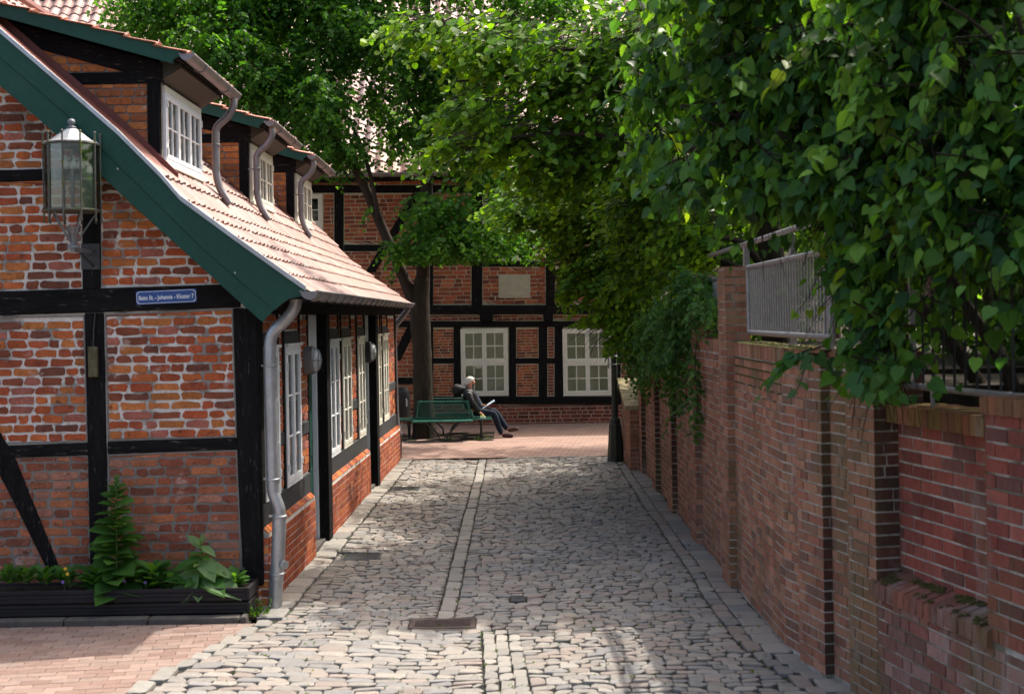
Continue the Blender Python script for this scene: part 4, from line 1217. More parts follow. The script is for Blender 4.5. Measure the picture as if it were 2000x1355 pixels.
def fast_mesh(name, V, F, C):
    """V (n,k,3) instances of one template, F template quads, C (n,3)"""
    n, k, _ = V.shape
    me = bpy.data.meshes.new(name)
    f = np.array(F, dtype=np.int32); nf = len(f)
    idx = (f[None] + (np.arange(n, dtype=np.int32) * k)[:, None, None]).reshape(-1)
    me.vertices.add(n * k); me.vertices.foreach_set('co', V.reshape(-1).astype(np.float32))
    me.loops.add(len(idx)); me.loops.foreach_set('vertex_index', idx)
    me.polygons.add(n * nf); me.polygons.foreach_set('loop_start', np.arange(0, len(idx), 4, dtype=np.int32))
    me.polygons.foreach_set('use_smooth', np.ones(n * nf, dtype=bool))
    a = me.color_attributes.new('Col', 'FLOAT_COLOR', 'POINT')
    c4 = np.ones((n, k, 4), dtype=np.float32); c4[:, :, :3] = C[:, None, :]
    a.data.foreach_set('color', c4.reshape(-1))
    me.update(calc_edges=True)
    return me
class Leaves:
    def __init__(s): s.P, s.D, s.N, s.S, s.C, s.T = [], [], [], [], [], []
    def twigs(s, c, rad, n, m=7, L=.35, size=(.05, .08), pal=((.045, .11, .018),), droop=.35, out=.5, shell=.5, up=1.0, axis=None, face=(0, 0, 0)):
        c = np.array(c, float); rad = np.array(rad, float)
        v = rs.normal(size=(n, 3)); v /= np.linalg.norm(v, axis=1, keepdims=True)
        r = rs.rand(n, 1) ** shell
        off = v * r * rad; pos = c + off
        d = off * out / rad.max() + rs.normal(size=(n, 3)) * [.6, .6, .25] + [0, 0, -droop * .4]
        if axis is not None: d = d * .5 + np.array(axis) * .9
        d /= np.linalg.norm(d, axis=1, keepdims=True)
        side = np.cross(d, [0, 0, 1.0]); side /= np.maximum(np.linalg.norm(side, axis=1, keepdims=True), 1e-3)
        s.T.append(np.concatenate([pos, d, np.full((n, 1), L), np.full((n, 1), droop)], axis=1))
        pa = np.array(pal)
        tc = pa[rs.randint(len(pa), size=n)] * rs.uniform(.75, 1.25, size=(n, 1))
        for i in range(m):
            t = (i + rs.rand(n, 1)) / m
            sg = 1 if i % 2 else -1
            p = pos + d * L * t + [0, 0, 0] + np.array([0, 0, -1]) * (droop * L * t ** 2)
            dd = d * .55 + side * sg * .75 + rs.normal(size=(n, 3)) * .28 + np.array([0, 0, -droop])
            nn = np.array([0, 0, up]) + np.array(face) + rs.normal(size=(n, 3)) * .5 + side * sg * .15
            s.P.append(p); s.D.append(dd); s.N.append(nn)
            s.S.append(rs.uniform(size[0], size[1], size=n) * (1 - .25 * t[:, 0]))
            s.C.append(tc * rs.uniform(.8, 1.2, size=(n, 1)))
        return s
    def arrays(s): return [np.concatenate(a) for a in (s.P, s.D, s.N, s.S, s.C)]
    def cull(s, keep):
        P, D, N, S, C = s.arrays(); k = keep(P)
        s.P, s.D, s.N, s.S, s.C = [P[k]], [D[k]], [N[k]], [S[k]], [C[k]]
    def stems(s, parent, mat, r=.004, keep=None, name='twigs'):
        T = np.concatenate(s.T)
        if keep is not None: T = T[keep(T[:, :3])]
        o = np.array(org(parent)); n = len(T)
        p0 = T[:, :3]; d = T[:, 3:6]; L = T[:, 6:7]; dr = T[:, 7:8]
        side = np.cross(d, [0, 0, 1.0]); side /= np.maximum(np.linalg.norm(side, axis=1, keepdims=True), 1e-3)
        V = np.zeros((n, 12, 3)); up_ = np.array([0, 0, 1.0])
        for k, t in enumerate((-.5, .15, .55, 1.0)):
            c = p0 + d * L * t - up_ * (dr * L * max(t, 0) ** 2); rr = r * (1.5 - t)
            V[:, k * 3] = c + side * rr; V[:, k * 3 + 1] = c - side * rr * .5 + up_ * rr * .87; V[:, k * 3 + 2] = c - side * rr * .5 - up_ * rr * .87
        F = [(k * 3 + i, k * 3 + (i + 1) % 3, k * 3 + 3 + (i + 1) % 3, k * 3 + 3 + i) for k in range(3) for i in range(3)]
        me = fast_mesh(name, V - o, F, np.ones((n, 3))); me.materials.append(mat)
        ob = bpy.data.objects.new(name, me); COL.objects.link(ob); ob.parent = parent; ob['kind'] = 'stuff'
    def build(s, parent, mat, tmpl=HEART_V, name='foliage', singles=0, single='leaf', faces=HEART_F):
        P, D, N, S, C = s.arrays()
        R = frames(D, N)
        o = np.array(org(parent))
        if singles:
            y = P[:, 1]; vis = (y > 1) & (np.abs(P[:, 0] / y) < .39) & ((P[:, 2] - EYE) / y < .235) & ((P[:, 2] - EYE) / y > -.27)
            score = np.where(vis, S / np.maximum(y, 1) ** 2.5, 0)
            pick_ = np.argsort(-score)[:singles]
            variants = []
            for k in range(10):
                c = C[pick_[rs.randint(len(pick_))]]
                bend = tmpl.copy(); bend[:, 2] *= rs.uniform(.4, 1.8); bend[:, 0] *= rs.uniform(.9, 1.1)
                me = raw_mesh(single, bend, faces, [tuple(c)] * len(tmpl), True); me.materials.append(mat); variants.append(me)
            for i in pick_:
                ob = bpy.data.objects.new(single, variants[rs.randint(10)])
                COL.objects.link(ob); ob.parent = parent
                ob.matrix_local = Matrix.Translation(Vector(P[i] - o)) @ Matrix(R[i].tolist()).to_4x4() @ Matrix.Scale(float(S[i]), 4)
            k = np.ones(len(P), bool); k[pick_] = False
            P, R, S, C = P[k], R[k], S[k], C[k]
        T = np.repeat(tmpl[None], len(P), 0)
        T[:, :, 2] *= rs.uniform(.3, 1.8, size=(len(P), 1))
        V = np.einsum('nij,nkj->nki', R, T) * S[:, None, None] + (P - o)[:, None, :]
        me = fast_mesh(name, V, faces, C); me.materials.append(mat)
        ob = bpy.data.objects.new(name, me); COL.objects.link(ob); ob.parent = parent; ob['kind'] = 'stuff'
        return ob
def limb(parent, pts, radii, mat, name='branch', n=8, rough=.0):
    pts = [_v(p) for p in pts]
    sp_ = smooth_path(pts, 5)
    rr = []
    for i in range(len(sp_)):
        t = i / (len(sp_) - 1) * (len(radii) - 1); k = min(int(t), len(radii) - 2)
        rr.append(radii[k] + (radii[k + 1] - radii[k]) * (t - k))
    if rough:
        rr = [r * (1 + random.Random(i * 7 + len(sp_)).uniform(-rough, rough)) for i, r in enumerate(rr)]
    m = MB(); m.tube(sp_, rr, n); return m.build(name, mat, parent, smooth=True)
def blob(u, v, Y, ru, rv, ry): 
    k = Y / FPX
    return at(u, v, Y), (ru * k, ry, rv * k)
rnd = random.Random(3)

# --- linden by the bench
GL = [(.05, .15, .026), (.062, .175, .028), (.04, .12, .024), (.085, .205, .034)]
lin = thing('linden_tree', (-1.8, 27.0, .1), 'linden tree with mossy forked trunk growing inside the green bench', 'tree')
TY = 27.0
limb(lin, [at(832, 868, TY), at(829, 840, TY), at(826, 760, TY), at(824, 680, TY), at(820, 600, TY), at(826, 540, TY)], [.33, .25, .205, .20, .215, .15], M['bark'], 'trunk', 18, .03)
limb(lin, [at(816, 612, TY), at(800, 570, TY), at(775, 510, TY), at(740, 430, TY), at(705, 350, TY - .2), at(665, 285, TY - .5), at(600, 205, TY - .6), at(500, 120, TY - .6)], [.15, .13, .115, .105, .10, .085, .06, .03], M['bark_dark'], 'limb', 12, .04)
limb(lin, [at(826, 560, TY), at(828, 470, TY), at(833, 380, TY), at(832, 290, TY), at(830, 180, TY), at(836, 60, TY), at(830, -80, TY)], [.15, .14, .13, .125, .10, .07, .03], M['bark_dark'], 'limb', 12, .03)
for pts, r in (([(690, 325), (640, 330), (600, 300), (540, 250), (480, 220)], .05), ([(740, 430), (720, 330), (690, 250), (640, 160), (620, 80)], .05), ([(832, 330), (880, 300), (920, 260), (960, 250)], .045),
               ([(831, 260), (800, 200), (760, 130), (740, 50)], .045), ([(833, 400), (870, 420), (910, 450), (960, 470)], .035), ([(830, 200), (860, 150), (900, 100), (950, 60)], .04), ([(828, 470), (800, 460), (780, 480)], .02), ([(600, 205), (530, 190), (470, 200)], .03), ([(540, 150), (440, 80), (340, 60)], .03)):
    limb(lin, [at(u, v, TY + rnd.uniform(-.5, .3)) for u, v in pts], [r, r * .8, r * .5, r * .25], M['bark_dark'], 'branch', 7)
LV = Leaves()
for u, v, Y, ru, rv, n in [(330, 55, 27.5, 120, 45, 230), (430, 90, 26, 110, 70, 260), (530, 60, 27.5, 130, 60, 280), (500, 165, 26, 90, 55, 230), (590, 150, 26.5, 100, 80, 300), (610, 250, 26.5, 80, 60, 240), (660, 300, 26, 70, 30, 110),
                           (690, 70, 26.5, 110, 65, 300), (640, 200, 25.5, 60, 60, 160), (800, 100, 26, 80, 90, 270), (880, 130, 26.5, 90, 100, 300), (790, 250, 27, 45, 60, 120), (860, 230, 26.2, 60, 70, 180), (920, 300, 26.5, 60, 40, 150),
                           (960, 210, 27, 80, 120, 260), (970, 350, 26.5, 70, 50, 180), (860, 410, 26, 75, 45, 210), (900, 475, 25.8, 90, 38, 240), (830, 475, 26, 60, 35, 130), (960, 440, 26, 70, 55, 220), (785, 490, 25.9, 30, 22, 45), (700, 290, 26.5, 30, 25, 40), (740, 190, 27, 30, 60, 60),
                           (720, 405, 26.6, 15, 8, 3), (560, -40, 27, 300, 60, 620), (300, 0, 27.5, 110, 40, 200), (1090, 0, 27, 130, 45, 220), (1000, 60, 27.5, 80, 60, 120), (470, 10, 27, 140, 45, 260), (640, 10, 27, 120, 40, 220), (850, -60, 27, 200, 70, 400), (760, 50, 27.5, 60, 40, 90), (1010, 465, 26.5, 60, 35, 100)]:
    c, r = blob(u, v, Y, ru, rv, 1.1)
    LV.twigs(c, r, int(n * (1.5 if v < 200 else 1.0)), 8, .42, (.075, .115), GL, droop=.55, shell=.6)
LV.cull(lambda P: ~((EYE + 2500 / 2500 * 0 < P[:, 2]) & (P[:, 2] < 3.72) & (P[:, 0] > -2.3) & (P[:, 1] > 24)))
LV.cull(lambda P: ~((np.abs(P[:, 0] + .1) < .62) & (P[:, 2] > 4.35) & (P[:, 2] < 5.25) & (P[:, 1] > 24) & (rs.rand(len(P)) < .75)))
LV.build(lin, M['leaf'], ROUND_V)

# --- lime tree leaning over the garden wall
GB = [(.11, .24, .02), (.145, .285, .02), (.085, .20, .022), (.065, .165, .022), (.175, .32, .022)]
lime = thing('lime_tree', (3.3, 16.2, 2.14), 'bright green lime tree leaning over the brick wall and alley', 'tree')
limb(lime, [(3.35, 16.2, 2.1), (3.3, 16.1, 3.0), (3.15, 15.9, 4.2), (2.9, 15.7, 5.4), (2.6, 15.6, 6.6), (2.4, 15.5, 8.0)], [.2, .17, .14, .11, .08, .03], M['bark'], 'trunk', 12, .04)
for tgt in [(-.6, 14.6, 5.3), (.3, 14.5, 5.6), (-.2, 14.3, 4.6), (1.0, 15, 5.0), (.9, 19, 4.4), (1.4, 18.6, 3.3), (1.8, 17, 3.2), (2.2, 15.2, 3.4), (1.6, 19.5, 6.5), (3.8, 13.8, 6.4), (4.6, 17, 6.2), (1.2, 16.5, 7.4)]:
    st_ = Vector((3.2, 16.0, max(2.9, min(6, tgt[2] - .3)))); t = Vector(tgt)
    limb(lime, [st_, st_.lerp(t, .35) + Vector((0, 0, .25)), st_.lerp(t, .7) + Vector((0, 0, .2)), t], [.06, .045, .03, .01], M['bark_dark'], 'branch', 7)
LV = Leaves()
for u, v, Y, ru, rv, n in [(850, 50, 14.6, 110, 30, 60), (990, 90, 14.6, 120, 70, 150), (1100, 150, 15, 120, 110, 230), (930, 215, 14.6, 70, 40, 60), (1010, 270, 14.8, 110, 50, 110), (880, 285, 14.2, 45, 18, 22), (1120, 300, 15.4, 120, 80, 200), (1210, 110, 15.2, 110, 110, 200), (1230, 260, 15.8, 110, 90, 200)]:
    c, r = blob(u, v, Y, ru, rv, .8)
    LV.twigs(c, r, n, 7, .42, (.085, .125), GB, droop=.45, shell=.7, axis=(-.6, -.2, -.1), face=(-.35, -.45, 0))
for u, v, Y, ru, rv, n in [(1050, 400, 19, 90, 50, 170), (1150, 440, 19, 110, 60, 240), (1210, 540, 18.5, 100, 60, 220), (1110, 540, 19, 50, 50, 70), (1240, 630, 18.5, 70, 45, 140), (1290, 480, 17, 100, 90, 260), (1350, 470, 15.6, 60, 60, 150), (1180, 360, 18, 130, 60, 220), (1300, 380, 16.5, 120, 80, 240), (1170, 625, 19.3, 40, 18, 28), (1180, 500, 19.3, 80, 40, 90)]:
    c, r = blob(u, v, Y, ru, rv, .8)
    LV.twigs(c, r, int(n * 1.15), 7, .40, (.075, .115), GB, droop=.35, shell=.6, axis=(-.55, -.1, -.05), face=(-.75, -.7, 0))
def uv(P):                                             # where a point stands as seen along the alley
    return PU + FPX * P[:, 0] / P[:, 1], PV - FPX * (P[:, 2] - EYE) / P[:, 1]
def clear_tablet(P):                                   # the boughs end short of the tablet and the windows
    u, v = uv(P)
    return ~((u < 1090) & (v > 520) & (v < 800)) & ~((u < 1180) & (v > 640))
LV.cull(clear_tablet)
LV.build(lime, M['leaf'], ROUND_V, singles=300)
LV.stems(lime, M['bark_dark'], .004, clear_tablet)
# upper crown of the same tree, unseen part shaped to shade the alley
LV = Leaves()
for c, r, n in [((3.3, 17.0, 7.3), (1.9, 2.4, 1.3), 520), ((3.5, 20.2, 6.9), (1.9, 1.8, 1.5), 480), ((3.9, 15.4, 7.2), (1.7, 1.2, 1.5), 330), ((3.4, 18.4, 5.6), (1.2, 2.0, .9), 240), ((4.6, 18.4, 7.4), (2.0, 2.4, 1.6), 420), ((2.9, 22.4, 7.0), (1.5, 1.2, 1.2), 240), ((2.8, 14.9, 7.3), (1.0, .8, .8), 130)]:
    LV.twigs(c, r, int(n * 1.15), 8, .5, (.10, .15), GB, droop=.45, shell=.5)
LV.build(lime, M['leaf'], ROUND_V, name='upper_foliage')

# --- lilac over the near wall
GD = [(.07, .175, .03), (.09, .21, .032), (.055, .145, .03), (.13, .27, .034), (.05, .145, .044), (.035, .10, .03)] * 4 + [(.16, .24, .03)]
lil = thing('lilac_shrub', (3.5, 8.0, 1.95), 'large lilac shrub with heart-shaped leaves hanging over wall and railings', 'shrub')
for k, (b, t) in enumerate([((3.3, 8.3, 1.9), (2.5, 8.6, 3.6)), ((3.5, 8.0, 1.9), (2.9, 7.6, 4.6)), ((3.7, 8.3, 1.9), (3.4, 8.6, 5.2)), ((3.4, 7.6, 1.9), (2.8, 7.0, 4.2)), ((3.9, 7.6, 1.9), (4.2, 7.2, 5)), ((3.25, 8.6, 1.9), (2.2, 9.4, 4.2)), ((3.5, 7.2, 1.9), (3.2, 6.4, 4.0))]):
    b, t = Vector(b), Vector(t)
    md = b.lerp(t, .5) + Vector((rnd.uniform(-.15, .15), rnd.uniform(-.15, .15), -.1))
    limb(lil, [b, b.lerp(md, .5) + Vector((.05, 0, 0)), md, md.lerp(t, .5), t], [.055, .05, .04, .03, .012], M['bark'], 'stem', 8, .06)
    for j in range(5):
        q = md.lerp(t, rnd.uniform(.1, .9)); e = q + Vector((rnd.uniform(-.9, .3), rnd.uniform(-.6, .6), rnd.uniform(-.25, .5)))
        limb(lil, [q, q.lerp(e, .5) + Vector((0, 0, .08)), e], [.018, .012, .004], M['bark'], 'twig', 5)
LV = Leaves()
LB = [(1320, 90, 9.6, 100, 60, 90), (1270, 160, 10, 60, 60, 60), (1420, 80, 9, 90, 60, 90), (1430, 240, 8.8, 70, 70, 70), (1290, 285, 9.6, 45, 35, 28), (1350, 330, 9.2, 60, 45, 50), (1480, 330, 8.6, 60, 45, 50), (1510, 140, 8.6, 110, 110, 150), (1620, 120, 8.2, 110, 110, 150), (1750, 140, 7.7, 120, 120, 160), (1880, 150, 7.2, 110, 140, 160),
      (1560, 310, 8.3, 100, 70, 100), (1700, 320, 7.8, 120, 90, 130), (1850, 340, 7.2, 120, 100, 140), (1640, 420, 8.1, 70, 45, 55), (1760, 460, 7.6, 100, 70, 85), (1900, 470, 7.1, 80, 70, 60), (1670, 540, 7.9, 45, 50, 36), (1725, 620, 7.7, 45, 50, 28), (1850, 600, 7.2, 70, 50, 20), (1700, 715, 7.7, 28, 38, 22), (1625, 520, 8.2, 22, 26, 9), (1950, 590, 7, 50, 60, 14), (1480, 400, 8.6, 50, 22, 20), (1590, 690, 8.1, 25, 14, 5), (2050, 300, 6.8, 100, 250, 160), (1780, 690, 7.4, 40, 25, 14),
      (1500, -60, 8.6, 250, 70, 220), (1850, -60, 7.4, 250, 80, 220)]
for u, v, Y, ru, rv, n in LB:
    c, r = blob(u, v, Y, ru, rv, .45)
    LV.twigs(c, r, int(n * .72), 6, .30, (.075, .15), GD, droop=.75, shell=.6, up=.7, face=(-.3, -.4, 0))
for c, r, n in [((3.6, 8.6, 5.6), (1.2, 1.4, .9), 420), ((3.2, 9.6, 4.6), (.8, .9, .9), 260), ((4.2, 7.5, 4.0), (.9, 1.8, 1.8), 520)]:
    LV.twigs(c, r, n, 6, .28, (.08, .12), GD, droop=.7, shell=.5, up=.7)
def lilac_keep(P):
    u, v = uv(P)
    return ~((P[:, 1] > 8.9) & (P[:, 2] < 3.35) & (P[:, 0] < 2.42)) & ~((u > 1760) & (v > 530) & (P[:, 1] < 8.2) & (rs.rand(len(P)) < .72)) & ~((v > 790) & (u > 1500)) & ~((u > 1425) & (u < 1630) & (v > 425) & (v < 665) & (P[:, 1] < 9.2) & (rs.rand(len(P)) < .85))
LV.cull(lilac_keep)
LV.build(lil, M['leaf_lilac'], LILAC_V, singles=300, faces=LILAC_F)
LV.stems(lil, M['bark'], .0045, lilac_keep)
# faded flower panicles
M['flower'] = pmat('faded_lilac_flower', (.34, .20, .19), .9, var=((40, .4),), bump=((90, .01),))
for u, v, Y in ((1350, 365, 8.9), (1380, 330, 8.9), (1235, 130, 9.7), (1250, 55, 9.6), (1640, 375, 8.0), (1815, 560, 7.3), (1600, 60, 8.2), (1475, 200, 8.5)):
    c = at(u, v, Y); m = MB()
    for k in range(46):
        t = k / 46; p = c + Vector((rnd.gauss(0, .024) * (1 - t * .7), rnd.gauss(0, .024) * (1 - t * .7), -.05 + .11 * t))
        m.obox(p, Vector((rnd.uniform(-1, 1), rnd.uniform(-1, 1), rnd.uniform(-1, 1))), Vector((0, 1, .3)), Vector((1, 0, .2)).cross(Vector((0, 1, .3))), .006, .006, .004)
    m.build('flower_head', M['flower'], lil)

# --- ivy tumbling over the wall
ivy = thing('ivy', (2.1, 15.2, 2.3), 'ivy and climbers tumbling down the brick wall beyond the pillars', 'ivy')
LV = Leaves()
GI = [(.055, .15, .04), (.075, .19, .05), (.12, .25, .08), (.09, .20, .065), (.045, .12, .036)]
for u, v, Y, ru, rv, n in [(1320, 615, 15, 60, 35, 170), (1370, 590, 14, 35, 40, 110), (1280, 640, 16.6, 45, 55, 150), (1330, 660, 14.9, 45, 35, 110), (1300, 700, 15.6, 35, 35, 80), (1250, 690, 18.2, 25, 60, 90), (1345, 560, 14.4, 40, 40, 110), (1230, 650, 19.2, 22, 60, 70)]:
    c, r = blob(u, v, Y, ru, rv, .5); LV.twigs(c, r, n, 7, .22, (.04, .08), GI, droop=.6, shell=.6, up=.6, face=(-.7, -.6, 0))
for k in range(46):                                                   # hanging strands against the face
    y = rnd.choice([14.1, 14.2, 14.9, 15.3, 15.6, 16.2, 16.9, 17.6, 18.2, 19, 20]) + rnd.uniform(-.25, .25); z0 = rnd.uniform(2.0, 2.4); ln = rnd.uniform(.25, 1.05)
    for j in range(int(ln / .09)):
        LV.twigs((2.03 - rnd.uniform(.0, .06) + .02 * math.sin(j), y + .05 * math.sin(j * .9 + k), z0 - j * .09), (.03, .06, .04), 1, 5, .1, (.035, .065), GI, droop=.6, up=.4, face=(-.8, -.3, 0))
LV.build(ivy, M['leaf'], HEART_V)
for k in range(7):
    y = 14 + k * .9; m = MB(); m.tube(smooth_path([(2.2, y, 2.36), (2.04, y + .03, 2.34), (2.0, y + .05, 2.0), (2.015, y - .02, 1.6)], 4), .006, 5); m.build('vine', M['bark_dark'], ivy)

# --- garden trees behind, deep shade
def backtree(label, x, y, z0, h, blobs, pal, size=(.08, .12)):
    t = thing('garden_tree', (x, y, z0), label, 'tree')
    limb(t, [(x, y, z0), (x - .1, y, z0 + h * .3), (x + .1, y + .1, z0 + h * .6), (x, y, z0 + h * .9)], [.17, .14, .10, .03], M['bark_dark'], 'trunk', 9, .05)
    L_ = Leaves()
    for c, r, n in blobs:
        limb(t, [(x, y, z0 + h * .35), ((x + c[0]) / 2, (y + c[1]) / 2, (z0 + h * .35 + c[2]) / 2 + .2), c], [.06, .04, .01], M['bark_dark'], 'branch', 6)
        L_.twigs(c, r, n, 8, .45, size, pal, droop=.4, shell=.5)
    L_.build(t, M['leaf'], ROUND_V); return t
GK = [(.055, .13, .03), (.08, .18, .032), (.11, .23, .032), (.045, .11, .03)]
backtree('leafy garden tree behind the steel bar railing', 5.4, 13.5, 2.14, 4.5, [((4.3, 13.3, 3.2), (1.4, 1.3, 1.0), 420), ((5.4, 12.6, 4.6), (1.5, 1.4, 1.1), 420), ((4.1, 14.4, 4.4), (1.2, 1.2, .9), 300), ((6.4, 13.6, 3.4), (1.3, 1.5, 1.2), 300)], GK)
backtree('dense garden tree standing behind the lilac stems', 6.0, 10.0, 2.0, 4.5, [((5.0, 10.2, 3.2), (1.2, 1.2, 1.1), 360), ((5.6, 9.6, 4.6), (1.4, 1.3, 1.0), 360), ((4.6, 11.2, 3.0), (1.0, .9, .9), 260), ((6.2, 8.6, 3.2), (1.2, 1.4, 1.3), 360), ((5.4, 7.2, 3.4), (1.0, 1.2, 1.4), 320), ((5.0, 11.6, 4.9), (1.0, .8, .8), 200)], GK)
backtree('dark garden tree behind the ivy-covered wall end', 5.6, 20.5, 2.14, 6, [((4.0, 20.4, 3.4), (1.5, 1.6, 1.3), 420), ((5.2, 19.8, 5.2), (1.9, 1.9, 1.5), 480), ((3.2, 21.4, 4.8), (1.4, 1.4, 1.3), 330), ((6.6, 20.6, 4.0), (1.8, 1.8, 1.7), 380), ((2.6, 20.6, 2.6), (.8, 1.4, .7), 220)], GK)
backtree('tall background tree beyond the end of the garden wall', 6.5, 25.5, .1, 8.5, [((4.8, 25, 4.5), (2.0, 1.8, 2.2), 480), ((5.6, 25.8, 7.6), (2.4, 2.0, 1.8), 480), ((3.2, 26.2, 6.4), (1.7, 1.1, 1.2), 420), ((7.5, 25, 5), (2, 2, 2.5), 380)], GK)  # leaf mass nearest the lane added, hidden from view, to shade the square

# ------------------------------------------------------------------ plants in the planter
def leafmesh(name, col, tm=OVAL_V):
    me = raw_mesh(name, tm, HEART_F, [col] * 9, True); me.materials.append(M['leaf']); return me
LM = [leafmesh('leaf', c) for c in ((.085, .21, .045), (.07, .175, .04), (.11, .25, .055), (.20, .33, .14))]
def leaf_at(parent, p, d, nrm, ln, wid=1.0, me=None):
    o = bpy.data.objects.new('leaf', me or rnd.choice(LM[:3])); COL.objects.link(o); o.parent = parent
    y = _v(d).normalized(); z = _v(nrm); z = (z - y * z.dot(y)).normalized(); x = y.cross(z)
    R_ = Matrix((x * ln * wid, y * ln, z * ln)).transposed().to_4x4()
    o.matrix_local = Matrix.Translation(_v(p) - org(parent)) @ R_
    return o
PYp = 11.42
b = at(228, 1160, PYp)
tall = thing('flowering_plant', b, 'tall green spire plant growing in the black planter by the timber post', 'plant', None)
top = at(228, 932, PYp)
m = MB(); m.tube(smooth_path([b, b.lerp(top, .5) + Vector((.01, 0, 0)), top], 4), [.012] * 5 + [.008] * 3 + [.004], 7) if False else m.tube([b, b.lerp(top, .35), b.lerp(top, .7), top], [.012, .010, .007, .003], 7); m.build('stem', M['leafstem'] if 'leafstem' in M else M.setdefault('leafstem', pmat('green_stem', (.08, .15, .03), .6)), tall)
H = (top - b).length
for k in range(84):
    t = .02 + .94 * (k / 84); a = k * 2.4 + rnd.uniform(-.3, .3)
    ln = (.25 * (1 - t) ** .7 + .06) * rnd.uniform(.7, 1.2)
    d = Vector((math.cos(a), math.sin(a) * .9, .35 - .42 * (1 - t) + rnd.uniform(-.12, .18)))
    st_ = b.lerp(top, t) + Vector((math.cos(a), math.sin(a), 0)) * .01
    leaf_at(tall, st_, d, Vector((0, 0, 1)) + Vector((rnd.uniform(-.3, .3), rnd.uniform(-.6, .0), 0)), ln, rnd.uniform(1.1, 1.45))
m = MB()
for k in range(26):
    t = .90 + .12 * k / 26; a = k * 2.4; p = b.lerp(top, t) + Vector((math.cos(a), math.sin(a), 0)) * .012; m.obox(p, Vector((math.cos(a), math.sin(a), .6)), Vector((-math.sin(a), math.cos(a), 0)), Zv, .013, .007, .007)
m.build('bud_spike', M['leafstem'], tall)
b = at(392, 1165, PYp - .05)
com = thing('broad_leaf_plant', b, 'broad-leaved plant with long pale drooping leaves over the planter edge', 'plant')
top = at(392, 1056, PYp - .05)
m = MB(); m.tube([b, b.lerp(top, .5) + Vector((.01, 0, 0)), top], [.012, .009, .004], 7); m.build('stem', M['leafstem'], com)
for (u0, v0), (u1, v1), dy, w, me in [((386, 1110), (352, 1168), -.12, 1.15, 2), ((392, 1090), (420, 1122), -.12, 1.0, 3), ((395, 1125), (465, 1152), -.16, .9, 3), ((395, 1100), (448, 1122), -.05, .7, 2), ((390, 1100), (345, 1110), .0, 1.0, 0), ((392, 1070), (366, 1050), .05, .8, 2), ((393, 1066), (418, 1082), -.05, .8, 3), ((390, 1085), (372, 1098), -.1, 1.0, 1), ((393, 1060), (396, 1044), 0, .8, 2), ((400, 1130), (440, 1148), -.2, 1.0, 1), ((388, 1130), (330, 1130), -.05, .9, 0), ((392, 1064), (380, 1052), -.03, .8, 3), ((393, 1062), (404, 1050), -.02, .8, 2), ((390, 1120), (375, 1160), -.14, 1.0, 1)]:
    p, q = at(u0, v0, PYp - .05), at(u1, v1, PYp - .05) + Vector((0, dy, 0))
    d = q - p; leaf_at(com, p, d + Vector((0, 0, .02)), Vector((d.x * .3, -.5, .9)), d.length * 1.2, w * 1.15, LM[3 if me == 2 else me])
for k in range(22):
    a = k * 2.4; leaf_at(com, b.lerp(top, .1 + .75 * k / 22), Vector((math.cos(a), math.sin(a) * .7 - .1, .15 - .4 * (1 - k / 22))), Vector((0, -.4, 1)), .24 - .14 * k / 22, 1.05, LM[rnd.choice((0, 2, 3))])
def small_plant(u, v, n, ln, name, label, grp=None, spread=.9, tm=None):
    p = at(u, v, PYp - .02); o = thing(name, p, label, 'plant', grp)
    for k in range(n):
        a = k * 2.4 + rnd.uniform(0, 1); d = Vector((math.cos(a) * spread, math.sin(a) * spread * .7, rnd.uniform(.1, .9)))
        leaf_at(o, p + Vector((math.cos(a), math.sin(a), 0)) * .02 + Vector((0, 0, rnd.uniform(0, ln * .9))), d, Vector((0, -.3, 1)), ln * rnd.uniform(.6, 1.1), .9)
    return o
small_plant(300, 1150, 52, .19, 'leafy_plant', 'bushy leafy plant between the spire plant and the broad-leaved plant')
small_plant(335, 1158, 30, .16, 'leafy_plant', 'small leafy plant drooping over the planter beside the broad leaves')
small_plant(185, 1150, 40, .17, 'leafy_plant', 'low leafy plant at the foot of the spire plant')
for u, v, lb in [(50, 1140, 'low bedding plant in the planter left of the diagonal brace foot'), (90, 1142, 'low bedding plant in front of the diagonal brace foot'), (130, 1142, 'low bedding plant growing around the orange-yellow flowers'), (20, 1140, 'outermost low bedding plant below the brick panel with the brace'), (430, 1150, 'low bedding plant beneath the pale drooping leaves'), (460, 1148, 'low bedding plant in the planter corner by the corner post')]:
    o = small_plant(u, v, 34, .12, 'bedding_plant', lb, 'low bedding plants in the planter', .7)
    m = MB(); p = ORG[o.name]
    for k in range(5):
        e = p + Vector((rnd.uniform(-.08, .08), rnd.uniform(-.06, .02), rnd.uniform(.1, .22))); m.tube([p, p.lerp(e, .5) + Vector((.01, 0, 0)), e], .0025, 4)
    m.build('stem', M['leafstem'], o)
M['yellow'] = pmat('yellow_petal', (.65, .36, .03), .6); M['violet'] = pmat('violet_petal', (.22, .12, .42), .6)
def flower(u, v, mat, r, lb):
    p = at(u, v, PYp - .12); o = thing('flower', p, lb, 'flower', mat + ' flowers in the planter')
    for k in range(5):
        a = 2 * math.pi * k / 5; m = MB(); m.lathe(p + Vector((math.cos(a) * r * .6, -.002 * k, math.sin(a) * r * .6)), [(r * .3, 0), (r * .5, .002), (r * .2, .004)], 7, (0, -1, .3)); m.build('petal', M[mat], o)
    m = MB(); m.tube([p, p + Vector((.005, .03, -.06)), p + Vector((.005, .05, -.14))], .0025, 5); m.build('stem', M['leafstem'], o)
for u, v, lb in ((132, 1120, 'lower orange-yellow flower beside the diagonal brace foot'), (128, 1110, 'upper orange-yellow flower beside the diagonal brace foot')): flower(u, v, 'yellow', .014, lb)
